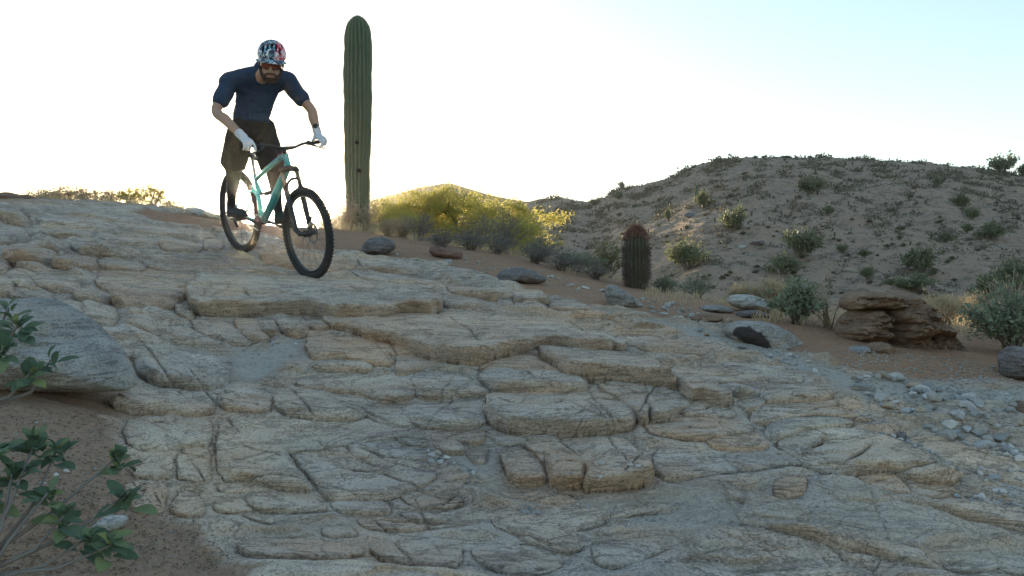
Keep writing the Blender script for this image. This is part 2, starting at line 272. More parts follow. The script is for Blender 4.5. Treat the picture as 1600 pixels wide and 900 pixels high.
# ---- blocks of the outcrop, outlined on the slope: points, height factor, edge softness, tan
BL = [
 ('0,318 20,325 48,350 41,359 20,353 0,338',1.6,.5,.1),('-20,345 20,352 45,368 46,379 20,386 -20,387',1.3,1,.1),
 ('12,394 30,382 55,383 58,390 25,398',1,1,.1),('50,385 70,376 100,377 113,386 107,397 90,399 62,394',1.3,1,.1),('112,386 130,380 165,384 200,392 223,402 218,408 190,410 160,406 130,401',1.3,1,.15),
 ('8,402 30,391 60,391 92,402 87,412 60,417 30,415 12,410',1.3,1,.2),('92,406 115,401 150,404 156,412 152,423 120,428 92,424 85,418',1.2,.8,.3),('156,413 170,407 195,407 226,418 226,426 160,421',1,.8,.2),
 ('152,446 160,422 170,411 230,421 310,431 306,448 295,464 275,486 207,488 180,481 176,458',1.0,.6,.3),('120,465 128,455 150,450 172,455 175,472 170,479 140,475 122,470',1.1,.8,.2),
 ('52,436 75,428 110,433 128,445 120,463 85,458 60,446',1,.8,.2),('24,430 52,433 61,447 40,452 22,446',1,.8,.2),('20,455 70,460 84,463 78,478 55,470 20,466',1,.8,.25),
 ('80,478 98,468 125,472 134,479 133,501 125,508 105,501 86,489',1.1,.8,.35),('136,477 150,473 178,482 186,491 181,506 170,515 150,511 136,506',1.1,.8,.25),('-10,400 8,402 16,418 6,430 -10,430',1,.8,.25),
 ('0,432 18,436 22,450 16,462 -10,462',1,.8,.2),
 ('304,452 316,435 360,432 430,434 520,437 600,441 655,449 692,470 686,492 630,490 600,496 560,503 530,504 490,495 430,493 360,496 320,496 306,489 299,471',1.35,.35,.3),
 ('276,490 300,464 306,496 292,501',.9,.6,.2),
 ('505,502 560,500 590,494 640,492 740,492 850,494 893,505 905,513 935,535 960,548 905,550 862,541 838,547 800,554 760,568 730,573 695,568 672,560 640,548 612,536 575,531 548,519 520,516',1.25,.4,.42),
 ('838,549 870,542 905,551 965,549 990,562 1010,569 1035,595 1053,613 1000,601 915,596 885,591 862,573',1.35,.5,.35),('745,576 800,557 836,551 862,575 878,586 840,581 790,576 765,583',.8,.5,.6),
 ('484,531 575,529 595,546 615,573 575,571 545,561 510,561 492,566 482,551',1,.5,.6),('578,529 610,537 640,549 660,558 640,553 618,556 605,551 612,571 596,546',.9,.4,.55),
 ('618,557 640,551 672,563 700,569 665,573 640,581 625,587 621,576',.9,.5,.55),('483,520 500,519 520,521 525,528 485,530',.9,.6,.5),('475,506 490,500 505,503 520,515 500,519 485,517',.9,.6,.45),
 ('370,506 378,498 400,500 405,511 420,530 415,538 395,539 380,523',1,.6,.5),('405,502 425,498 432,511 440,526 430,529 416,526',1,.6,.45),('433,501 470,497 482,513 480,526 460,531 445,525',1,.6,.4),
 ('300,500 362,502 384,530 394,542 360,541 330,531 310,521',.8,.8,.4),('490,576 510,562 535,557 560,562 580,573 578,581 540,582 500,581',1.2,.8,.25),
 ('460,606 480,593 520,584 570,583 640,593 648,611 645,623 600,629 590,621 560,613 500,611',1.1,.7,.25),('215,562 235,549 290,546 350,558 362,571 355,596 340,613 300,613 240,601 222,586',1.25,.8,.15),
 ('178,546 205,540 235,548 218,564 190,561',1,.8,.15),('198,619 260,616 340,618 338,641 335,651 260,651 190,646 180,631',1.1,.6,.1),('352,622 424,622 424,643 420,649 360,649 348,641',1.1,.5,.1),
 ('356,612 424,611 426,619 358,620',.8,.6,.1),('432,622 480,614 520,612 560,618 580,631 575,646 550,657 500,657 440,651',1.2,.7,.1),
 ('646,593 660,583 700,583 745,597 762,613 760,619 700,620 660,624 650,613',1.25,.7,.1),('748,591 770,575 830,573 850,580 880,584 915,596 918,609 880,613 800,613 770,613 762,601',1.25,.6,.1),
 ('762,622 775,615 860,613 920,612 960,619 980,641 992,661 985,676 940,681 880,683 800,681 770,669 758,651',1.35,.5,.22),('650,629 690,623 755,623 757,651 758,669 700,671 660,669 645,661 630,641',1.1,.6,.05),
 ('560,626 600,631 648,626 640,643 650,669 620,666 585,656',.9,.7,.1),('935,606 960,601 1000,603 1012,622 1008,640 1012,664 1000,668 985,651 965,626 945,616',1.2,.5,.25),
 ('1003,604 1050,614 1076,632 1060,646 1030,661 1014,664 1011,640 1016,624',1.2,.5,.25),('1005,669 1035,659 1065,651 1110,651 1150,653 1170,665 1175,673 1140,681 1100,691 1060,689 1020,683',1.1,.6,.5),
 ('1060,648 1078,634 1100,625 1140,640 1150,650 1110,649',1,.6,.15),('1105,691 1145,676 1160,669 1185,681 1200,701 1150,703 1115,701',1,.6,.45),
 ('868,685 900,687 965,693 985,701 1020,747 1000,761 940,768 912,767 918,736 895,711',1.35,.35,.4),('812,695 850,691 875,699 900,721 915,741 908,763 880,765 857,759 856,731 830,709',1.3,.5,.42),
 ('782,713 800,705 820,707 845,723 855,736 853,759 820,761 805,759 790,741',1.3,.5,.45),('762,671 785,681 830,691 810,696 795,701 770,691',1,.5,.2),('710,671 740,669 755,673 757,691 740,701 720,696 706,686',1,.5,.35),
 ('675,679 700,673 712,691 726,713 700,713 680,701',1,.5,.35),('732,701 757,699 760,726 745,729 730,716',1,.5,.3),
 ('1022,713 1035,703 1060,707 1120,709 1145,721 1150,737 1110,743 1070,749 1045,753 1025,741',1.0,.7,.15),('1132,716 1155,703 1200,703 1230,709 1248,723 1245,729 1210,726 1180,736 1160,739 1145,729',1.25,.6,.1),
 ('1208,761 1218,751 1240,746 1255,751 1255,766 1245,776 1225,781 1210,776',.95,1.6,.95),
 ('1045,581 1075,575 1095,583 1115,601 1135,621 1140,633 1125,636 1090,623 1075,629 1062,613 1050,596',1.1,.5,.15),('1138,611 1145,601 1165,598 1180,606 1183,619 1165,623 1150,626 1140,619',1.3,.9,.1),
 ('1152,631 1165,621 1180,623 1192,633 1185,641 1168,646',1.3,.9,.1),('1186,616 1200,601 1260,603 1280,609 1300,623 1290,629 1240,631 1200,633 1188,626',1.2,.6,.15),
 ('1170,649 1190,638 1220,633 1290,633 1340,649 1355,663 1320,656 1270,649 1230,656 1195,666 1178,661',1.2,.6,.2),('1195,673 1215,661 1260,651 1300,653 1332,666 1300,669 1260,673 1220,686 1205,691',1.2,.6,.15),
 ('1208,693 1240,679 1290,671 1340,673 1400,691 1440,706 1480,736 1500,746 1480,758 1440,755 1400,742 1380,736 1333,745 1300,743 1250,729 1230,711',1.05,.6,.15),
 ('1338,747 1380,738 1398,744 1380,752 1350,756',.9,.5,.55),('1404,745 1440,757 1482,760 1496,770 1460,779 1428,770',.9,.6,.1),('1352,758 1382,754 1400,746 1424,770 1395,770',.8,.6,.4),
 ('1092,586 1100,571 1150,576 1190,591 1170,598 1145,598 1120,601',.9,.6,.2),('1122,571 1160,561 1220,581 1262,599 1200,599',.8,.7,.15),
 ('903,512 920,515 950,528 977,546 962,548 935,535',1,.4,.15),('955,526 1000,520 1060,535 1112,556 1050,548 1000,546',.9,.7,.25),('1000,549 1050,546 1085,556 1100,563 1060,563 1020,559',1,.6,.35),
 ('195,662 260,656 335,657 333,701 270,703 202,701',.8,.5,.05),('228,713 275,709 268,741 250,749 200,741',.8,.5,.05),('280,705 332,704 330,751 300,753 273,745',.8,.5,.15),
 ('342,658 410,656 450,669 490,691 512,707 450,707 458,723 480,746 498,770 440,769 400,753 342,751',.75,.5,.12),('457,709 520,707 575,716 620,729 690,746 640,771 600,786 560,781 520,786 502,766 477,736',.85,.5,.15),
 ('470,671 560,663 600,669 640,690 600,690 560,696 520,701 490,689',.7,.7,.2),('540,697 600,693 650,701 690,711 680,723 600,716 560,719',.9,.6,.15),('620,676 650,673 672,691 665,701 640,701 625,691',1,.6,.15),
 ('384,776 400,771 455,769 490,779 518,801 480,804 420,804 400,796',1.1,.5,.1),('332,782 345,777 380,786 400,801 360,802 337,798',1.1,.5,.2),('270,776 290,766 316,779 318,801 285,803 268,796',1.1,.5,.2),
 ('382,806 395,803 425,809 425,821 400,816',1.1,.4,.2),('200,751 250,746 260,766 250,796 220,801 200,781',.9,.6,.15),('336,756 400,757 440,772 520,787 480,774 400,766 345,768',.8,.5,.25),
 ('522,786 545,777 600,786 612,801 600,807 540,805 524,797',1.1,.7,.1),('625,776 650,769 720,776 725,791 690,796 640,789',1,.6,.25),('620,801 680,796 720,806 700,813 640,813',.9,.5,.15),
 ('560,813 640,809 700,816 760,816 700,821 620,831 570,826',.9,.5,.2),('372,850 400,843 480,843 543,851 558,866 540,877 470,875 420,873 380,865',1.2,.6,.3),('548,853 560,851 568,867 550,871',1,.5,.1),
 ('580,861 600,849 660,847 720,853 722,877 700,888 640,884 600,879',1.3,.6,.2),('505,825 545,823 563,839 520,841 505,836',1.1,.5,.2),('735,856 800,850 850,856 880,880 850,899 790,897 750,880',1.0,.6,.15),
 ('760,801 820,793 850,801 900,841 910,859 880,866 830,846 780,826',.9,.6,.25),('930,851 950,846 1000,844 1050,849 1020,866 960,886 940,883 928,869',1.1,.7,.1),
 ('960,787 1000,782 1060,787 1055,799 1000,804 962,814',.9,.5,.15),('840,796 880,791 950,796 955,811 900,831 860,821',.9,.6,.15),('1465,876 1500,869 1540,881 1555,891 1500,900 1470,892',1.1,.6,.2),
 ('1550,873 1600,869 1640,880 1640,905 1560,897',1.1,.6,.15),('1420,692 1440,677 1490,669 1540,681 1580,701 1620,721 1620,761 1560,751 1500,731 1450,711',.8,.9,.2),('1360,627 1385,621 1420,629 1432,641 1390,646 1360,641',.8,1,.15),
 ('690,468 720,465 760,468 800,470 800,486 740,487 700,484',.8,.5,.15),('700,446 745,448 800,456 800,468 745,466 705,462',.9,.5,.2),('803,456 830,452 850,466 858,478 830,478 806,474',1,.4,.3),('860,480 875,468 900,478 930,492 890,494 862,490',.9,.4,.25),
 ('757,464 768,462 776,470 775,478 758,475',1,.4,.8),('560,406 590,402 640,415 678,428 640,432 600,428 570,420',.9,.7,.15),('545,422 600,430 660,436 690,446 640,444 570,438',.8,.7,.2),
 ('410,398 470,392 530,402 560,420 520,430 450,424 415,414',.9,.8,.5),('230,420 300,405 380,402 400,416 330,428 260,424',.8,.8,.4),('180,352 240,350 300,362 345,372 290,376 215,368',.9,.7,.2),('160,372 215,372 250,378 232,392 180,384',.9,.6,.25),
 ('250,378 300,376 318,388 300,400 258,394',.9,.7,.35),('60,340 120,338 170,350 110,356 62,352',.9,.7,.15),('60,360 110,358 145,366 140,376 85,374',.9,.6,.2),('320,375 345,374 348,392 325,396',.9,.7,.4),
 ('870,790 800,776 780,772 790,765 850,770 900,775 900,786',.7,.7,.3),
]
# ---- open cracks inside the blocks and the slope
CR = ['387,464 393,474 400,483 440,478 470,477 485,484 500,491','832,546 845,560 880,584','330,655 338,680 334,720 330,770 322,800','450,707 475,740 500,772 520,788','612,536 618,556 612,540','640,548 612,552','780,630 800,639 850,640 885,636','845,648 862,636 890,628 915,632 930,640',
      '893,506 920,530 945,548','440,640 470,645','560,703 620,725 700,745','520,730 600,745','1333,745 1380,735 1402,742 1462,733','1402,742 1425,767','1250,712 1290,690 1330,684','1310,735 1360,700','275,708 268,745 255,790','170,742 260,748 330,752','345,752 430,754 520,762','850,715 858,760','915,735 935,720',
      '600,815 690,818 760,812','940,812 1000,802 1060,795','1385,860 1410,850','1460,890 1500,880','1310,640 1340,648','1150,680 1130,670 1120,655','940,648 905,655 880,670','530,470 580,462 640,470','350,450 420,446 500,452','700,520 760,512 820,516','700,640 750,655']
M_rock = rock_material('granite', (.46,.40,.34), (.70,.615,.525), (.68,.44,.28), (.43,.245,.145), soil=True)
# ---- blocks into slope coordinates
BLK = []
for s, hm, soft, tan in BL:
    pp = pts(s); pp = round_poly(pp, 1)
    q = hit(pp[:, 0], pp[:, 1]); BLK.append((q, hm, soft, tan))
CRW = []
for s in CR:
    p = pts(s); k = []
    for a, b in zip(p[:-1], p[1:]):
        m = max(2, int(np.hypot(*(b-a))/9))
        for t in np.linspace(0, 1, m, endpoint=False): k.append(a+(b-a)*t)
    k.append(p[-1]); k = np.array(k); k[1:-1] += RNG.normal(size=(len(k)-2, 2))*np.array([1.6, 1.0]); CRW.append(hit(k[:, 0], k[:, 1]))
FINE = []
_r = np.random.default_rng(77)
for _ in range(330):
    px, py = _r.random()*1500, 400+480*_r.random()
    if py < 400+ (px-800)*.25: continue
    L_ = 30+120*_r.random()**1.5; sl_ = _r.normal()*.16+.06 if _r.random() < .7 else _r.normal()*.9
    t_ = np.linspace(0, 1, max(4, int(L_/9))); w1 = np.cumsum(_r.normal(size=len(t_)))*1.6; ca0 = 1/math.hypot(1, sl_)
    FINE.append(hit(px+L_*ca0*t_, np.clip(py+L_*ca0*sl_*t_+w1, 340, 940)))
def crack_depth(q, width, depth): return np.maximum(_cracks(q, CRW, width, depth), _cracks(q, FINE, width*.55, depth*.55))
def _cracks(q, CRW, width, depth):
    o = np.zeros(len(q))
    for c in CRW:
        lo, hi = c.min(0)-.15, c.max(0)+.15
        k = np.where((q[:, 0] > lo[0]) & (q[:, 0] < hi[0]) & (q[:, 1] > lo[1]) & (q[:, 1] < hi[1]))[0]
        if not len(k): continue
        d2 = np.full(len(k), 1e9); s = q[k]
        for (ax, ay), (bx, by) in zip(c[:-1], c[1:]):
            ex, ey = bx-ax, by-ay; wx, wy = s[:, 0]-ax, s[:, 1]-ay
            t = np.clip((wx*ex+wy*ey)/(ex*ex+ey*ey+1e-12), 0, 1); d2 = np.minimum(d2, (wx-ex*t)**2+(wy-ey*t)**2)
        end = np.minimum(1, np.minimum(np.hypot(*(s-c[0]).T), np.hypot(*(s-c[-1]).T))/.12)*.7+.3
        o[k] = np.maximum(o[k], depth*end*np.exp(-np.sqrt(d2)/(width)))
    return o
def low_relief(x, y):
    """relief shared by slope and blocks"""
    return .030*fbm(x*1.3, y*1.1, 0*x+3.1, 3) + .012*fbm(x*4.1, y*6.0, 0*x+8.1, 3)
def dirt_masks(q):
    n = .10*fbm(q[:, 0]*2.3, q[:, 1]*2.3, 0*q[:, 0], 4)
    so = np.full(len(q), -9.0); gy = np.full(len(q), -9.0)
    for p in SOILW: so = np.maximum(so, poly_sdf(q, p))
    for p in GREYW: gy = np.maximum(gy, poly_sdf(q, p))
    so = sstep(-.04, .08, so+n); gy = sstep(-.05, .10, gy+n*.8)
    far = sstep(13, 16, q[:, 1])+sstep(5.0, 7.0, np.abs(q[:, 0]))
    lim = np.interp(q[:, 0], [-4.2, -3.0, -1.5, 0, 1, 2.5, 5], [13.0, 10.2, 9.3, 8.5, 7.0, 6.0, 5.4])
    so = np.maximum(so, np.clip(far+sstep(0, .5, q[:, 1]-lim+n), 0, 1))
    gy = np.maximum(gy, .22*sstep(-.05, .1, poly_sdf(q, SOILW[1])+n))
    return np.maximum(so, gy*np.where(q[:, 1] < 4.0, np.where(q[:, 0] > .7, .30, .6), .9)), np.where(poly_sdf(q, SOILW[1]) > -.1, gy, gy*(1-so*.8))
def ledges(x, y):
    """broken, layered bedrock between the traced blocks: cells long across the slope"""
    wx = x+.16*fbm(x*1.7, y*1.7, 0*x+1, 3); wy = y+.13*fbm(x*1.9, y*1.9, 0*x+5, 3)+.10*x
    f1, f2, c = worley(wx*1.15, wy*2.6, 3); g1, g2, c2 = worley(wx*3.4, wy*8.0, 9)
    e = np.clip((f2-f1)/.16, 0, 1); e2 = np.clip((g2-g1)/.22, 0, 1)
    r1 = (np.sqrt(e)*(.02+.045*c)-.01); r2 = np.sqrt(e2)*(.006+.022*c2)
    # steps: each layer rises towards its lower edge, then breaks off
    ph = wy*3.1+.6*perlin(x*.8, y*.8, 0*x+2); st = (1-(ph-np.floor(ph))); st = np.where(st > .14, (st-.14)/.86, 1-st/.14)
    return r1+r2+.035*(1-st)*sstep(-.2, .4, perlin(x*.6, y*.9, 0*x+7)+.25)
# ---- slope sheet
YA = -1.5
ca = np.concatenate([np.linspace(-2.2, -.62, 60, endpoint=False), np.linspace(-.62, .66, 900, endpoint=False), np.linspace(.66, 2.2, 60)])
rd = np.concatenate([np.linspace(-1.0, 1.6, 30, endpoint=False), np.exp(np.linspace(math.log(1.6), math.log(13), 700, endpoint=False)), np.linspace(13, 30, 110)])
# columns fan from behind the lens so that the mesh is finest on the near slope
AX, YY = np.meshgrid(ca, rd); XX = AX*np.maximum(YY-YA, .6)*(np.maximum(YY, .3)/np.maximum(YY-YA, .6)*.82+.18)
q = np.stack([XX.ravel(), YY.ravel()], 1); x, y = q[:, 0], q[:, 1]
base = ground(x, y)
dirt, grey = dirt_masks(q)
LG = ledges(x, y)*1.25*(1-dirt)
H = low_relief(x, y) + dirt*(.012*fbm(x*5, y*5, 0*x+4, 5)+.012)
inside = np.zeros(len(q)); near_b = np.zeros(len(q)); gap = np.zeros(len(q))
for (p, hm, soft, tan) in BLK:
    sd = poly_sdf_local(q, p, .12)
    inside = np.maximum(inside, sstep(.006, .05, sd)); near_b = np.maximum(near_b, sstep(-.11, -.01, sd)); gap = np.maximum(gap, np.exp(-np.abs(np.minimum(sd, 0))/.007)*(sd > -.119))
near = 1-sstep(11, 13, y)
H += LG*(1-near_b*.92) - crack_depth(q, .009, .035)*(1-dirt)*(1-near_b)
DN = .035*inside + .012*gap*(1-.7*dirt)
V3 = np.stack([x, y, base], 1) + H[:, None]*RN[None]*near[:, None] + np.stack([0*x, 0*x, H*(1-near)], 1)
fn = fbm(V3[:, 0]*6, V3[:, 1]*9, V3[:, 2]*15+V3[:, 0]*2.5, 4, .6)
V3[:, 2] -= DN
V3 += (fn*.008*(1-dirt*.75)*np.clip(1.3-y/14, .1, 1))[:, None]*RN[None]
edge = sstep(24, 30, y)+sstep(7.0, 12.0, np.abs(x))
V3[:, 2] -= np.clip(edge, 0, 1)*.6
nr, nc = AX.shape; I = np.arange(nr*nc).reshape(nr, nc)
Fq = np.stack([I[:-1, :-1], I[:-1, 1:], I[1:, 1:], I[1:, :-1]], -1).reshape(-1, 4)
me = mesh('ground', V3, Fq); set_attr(me, 'dirt', np.clip(dirt+.55*gap*(1-inside), 0, 1)); set_attr(me, 'gray', grey); set_attr(me, 'tan', .12+0*x)
GROUND = tag(link('ground', me, M_rock), kind='structure')
# ---- blocks, each one its own mesh
def make_block(p, hm, soft, tan, k):
    lo, hi = p.min(0), p.max(0); ext = hi-lo; dm = p[:, 1].mean()
    L = ext[1]; Wd = ext[0]
    Hf = min(max(.18*L+.012*dm/4, .018), .15)*hm**1.7*.74; Hb = Hf*.10
    wE = max(.008, min(.20*min(L, Wd), .085)*soft)
    res = max(dm*1.25/887, .0022); ry = res*1.25
    nx, ny = int(Wd/res)+5, int(L/ry)+5
    while nx*ny > 42000: res *= 1.1; ry *= 1.1; nx, ny = int(Wd/res)+5, int(L/ry)+5
    mg = .032*max(dm/4, .7)+7*ry; nx += int(2*mg/res); ny += int(2*mg/ry)
    gx = lo[0]-mg+np.arange(nx)*(Wd+2*mg)/(nx-1); gy = lo[1]-mg+np.arange(ny)*(L+2*mg)/(ny-1)
    A, B = np.meshgrid(gx, gy); q = np.stack([A.ravel(), B.ravel()], 1)
    sd = poly_sdf(q, p)+.013*np.clip(fbm(q[:, 0]*9+k, q[:, 1]*9, 0*q[:, 0]+k*.7, 2, .45), -1.2, 1)
    r = np.random.default_rng(100+k); tilt = r.normal()*.22
    v = (hi[1]-q[:, 1])/max(L, 1e-3); u = (q[:, 0]-lo[0])/Wd-.5
    pl = Hb+(Hf-Hb)*np.clip(v, -.2, 1.1)+tilt*u*Hf
    sd = sd+.010*dm/4
    t = np.clip(sd/wE, 0, 1); fl = .26+.36*(1-sstep(.40, .78, v)); prof = fl+(1-fl)*(.35*np.sqrt(np.clip(1-(1-t)**2, 0, 1))+.65*np.clip(t*1.1, 0, 1))
    prof = prof+(1-prof)*(1-sstep(.04, .42, v))
    warp = .22*fbm(q[:, 0]*3.3+k, q[:, 1]*4.4, 0*q[:, 0]+k, 3)
    h = pl*(1+warp)*prof
    # sheet joints: small steps along the layering
    ph = v*(2.2+2*r.random())+.9*perlin(q[:, 0]*2.2+k, q[:, 1]*2.0, 0*q[:, 0]+k*1.3)
    stp = ph-np.floor(ph); stp = np.where(stp < .94, stp/.94, (1-stp)/.06)
    h = h-.009*(1-stp)*np.clip(t*2, 0, 1)*(.3+.7*sstep(-.1, .5, perlin(q[:, 0]*1.5, q[:, 1]*1.5, 0*q[:, 0]+k)))*min(1, Hf/.05)
    h -= crack_depth(q, .0075, .045)*(t > .05)
    h = np.where(sd < 0, 0*h, h)
    b0 = ground(q[:, 0], q[:, 1])
    Hh = h+low_relief(q[:, 0], q[:, 1])
    V = np.stack([q[:, 0], q[:, 1], b0], 1)+Hh[:, None]*RN[None]
    amp = min(1.0, Hf/.05)
    f1 = fbm(V[:, 0]*5, V[:, 1]*7, V[:, 2]*15+V[:, 0]*2.5, 5, .6)*.0095+fbm(V[:, 0]*2.5, V[:, 1]*3, V[:, 2]*5, 2)*.014
    V += (f1*amp*np.clip(t+.55, 0, 1))[:, None]*RN[None]
    V[:, 2] -= .13*np.clip(-sd/(3.2*res), 0, 1)
    I = np.arange(nx*ny).reshape(ny, nx); keep = (sd > -5.5*res).reshape(ny, nx)
    qd = np.stack([I[:-1, :-1], I[:-1, 1:], I[1:, 1:], I[1:, :-1]], -1).reshape(-1, 4)
    qd = qd[keep.ravel()[qd].any(1)]
    used = np.unique(qd); mp = np.full(nx*ny, -1); mp[used] = np.arange(len(used))
    me = mesh('rock_block', V[used], mp[qd])
    z = np.zeros(len(used)); set_attr(me, 'dirt', z); set_attr(me, 'gray', z)
    set_attr(me, 'tan', np.clip(tan*1.1+.10*r.normal(), 0, 1)+z)
    return link('rock_block', me, M_rock, GROUND)
for k, bb in enumerate(BLK): make_block(*bb, k)
# ---- far ground
n = 60; g = np.linspace(-1, 1, n); g = np.sign(g)*np.abs(g)**2.2*700
A, B = np.meshgrid(g, g); V = np.stack([A.ravel(), B.ravel()+300, -3.0+0*A.ravel()], 1)
V[:, 2] += np.where(np.hypot(V[:, 0], V[:, 1]) > 150, 4*fbm(V[:, 0]*.002, V[:, 1]*.002, 0*V[:, 0], 3), 0)*.6-.3
I = np.arange(n*n).reshape(n, n); Fq = np.stack([I[:-1, :-1], I[:-1, 1:], I[1:, 1:], I[1:, :-1]], -1).reshape(-1, 4)
M_desert, n_, b_ = new_mat('desert_soil')
hz = mix(n_, noise(n_, .35, 8, .65), (.31,.212,.15), (.42,.308,.232))
hz = mix(n_, ramp(n_, noise(n_, 1.1, 8, .78), [(.50, (0,)*3), (.60, (1,)*3)]), hz, (.185,.155,.115))
hz = mix(n_, ramp(n_, noise(n_, 2.6, 8, .8), [(.55, (0,)*3), (.63, (1,)*3)]), hz, (.42,.35,.29))
n_.links.new(hz, b_.inputs['Base Color']); b_.inputs['Roughness'].default_value = .95; b_.inputs['Specular IOR Level'].default_value = .1
bump(n_, b_, [(noise(n_, .8, 8, .7), .6), (noise(n_, 6, 5, .7), .4)], .5)
tag(link('desert_plain', mesh('desert_plain', V, Fq), M_desert), kind='structure')
# ================================================================ hills
def interp(px, tab): return np.interp(px, [t[0] for t in tab], [t[1] for t in tab])
RIDGE = [(560,345),(700,335),(780,330),(820,316),(845,311),(862,309),(885,310),(905,314),(920,316),(945,307),(962,297),(985,292),(1005,290),(1030,282),(1050,275),(1075,264),(1100,255),(1125,250),(1150,247),(1200,245.5),(1250,245.5),(1300,247),(1350,248),(1400,251),(1450,255),(1500,261),(1560,268),(1600,274),(1700,284),(1900,300),(2200,330),(2600,380)]
RDIST = [(560,230),(820,190),(920,165),(1000,125),(1200,112),(1600,105),(2600,95)]
def hill_point(px, t):
    """t = 0 at the foot, 1 on the ridge, on to 1.6 behind it"""
    dr = interp(px, RDIST); d0 = 26+0*px
    d = d0+(dr-d0)*t; zr = CZ+(450-interp(px, RIDGE))/F*dr
    z0 = -3.3; tt = np.clip(t, 0, 1)
    prof = np.where(t <= 1, tt*(.86+.14*tt)+.10*np.sin(tt*math.pi)*(1-tt), 1-.0*t)
    z = z0+(zr-z0)*prof - np.where(t > 1, (t-1)**1.5*(zr+10)*1.6, 0)
    x = (px-800)/F*d
    env = np.sin(np.clip(tt, 0, 1)*math.pi)**.7
    g = fbm(x*.045, d*.030, 0*d+2, 3)*1.2+fbm(x*.2, d*.16, 0*d+6, 4)*.32
    g = g*np.interp(px, [1000, 1200], [.15, 1.0])
    z = z+g*env+fbm(x*.35, d*.3, 0*d+9, 4)*.22+fbm(x*.09, d*.05, 0*d+11, 4, .55, True)*.55*env*np.interp(px, [1000, 1200], [.2, 1.0])
    return x, d, z
pxs = np.linspace(540, 2600, 520); ts = np.concatenate([np.linspace(-.05, 1, 170), np.linspace(1.02, 1.7, 16)])
A, B = np.meshgrid(pxs, ts); X, Y, Z = hill_point(A.ravel(), B.ravel())
nr, nc = A.shape; I = np.arange(nr*nc).reshape(nr, nc)
Fq = np.stack([I[:-1, :-1], I[:-1, 1:], I[1:, 1:], I[1:, :-1]], -1).reshape(-1, 4)
HILL = tag(link('hill', mesh('hill', np.stack([X, Y, Z], 1), Fq), M_desert), kind='structure')
# the farther hill behind the yellow tree
R2 = [(380,400),(480,360),(540,335),(575,319),(600,312),(640,303),(665,296),(690,291),(705,291),(725,297),(745,303),(780,312),(830,318),(900,330),(1000,360)]
pxs = np.linspace(400, 1000, 160); ts = np.concatenate([np.linspace(0, 1, 50), np.linspace(1.03, 1.6, 10)])
A, B = np.meshgrid(pxs, ts); px = A.ravel(); t = B.ravel(); dr = 330.0; d = 200+(dr-200)*t
zr = CZ+(450-interp(px, R2))/F*dr; tt = np.clip(t, 0, 1)
z = -4+(zr+4)*np.sin(tt*math.pi/2)**1.1-np.where(t > 1, (t-1)**1.4*zr*1.8, 0); x = (px-800)/F*d
z = z+fbm(x*.03, d*.03, 0*d, 4)*1.3*np.sin(tt*math.pi)
nr, nc = A.shape; I = np.arange(nr*nc).reshape(nr, nc)
Fq = np.stack([I[:-1, :-1], I[:-1, 1:], I[1:, 1:], I[1:, :-1]], -1).reshape(-1, 4)
tag(link('far_hill', mesh('far_hill', np.stack([x, d, z], 1), Fq), M_desert), kind='structure')
def hill_hit(px, py):
    t = np.linspace(0, 1, 400); x, d, z = hill_point(np.full(400, float(px)), t)
    yy = 450-(z-CZ)/d*F; k = np.where(yy <= py)[0]
    k = k[0] if len(k) else 399
    return Vector((x[k], d[k], z[k]))

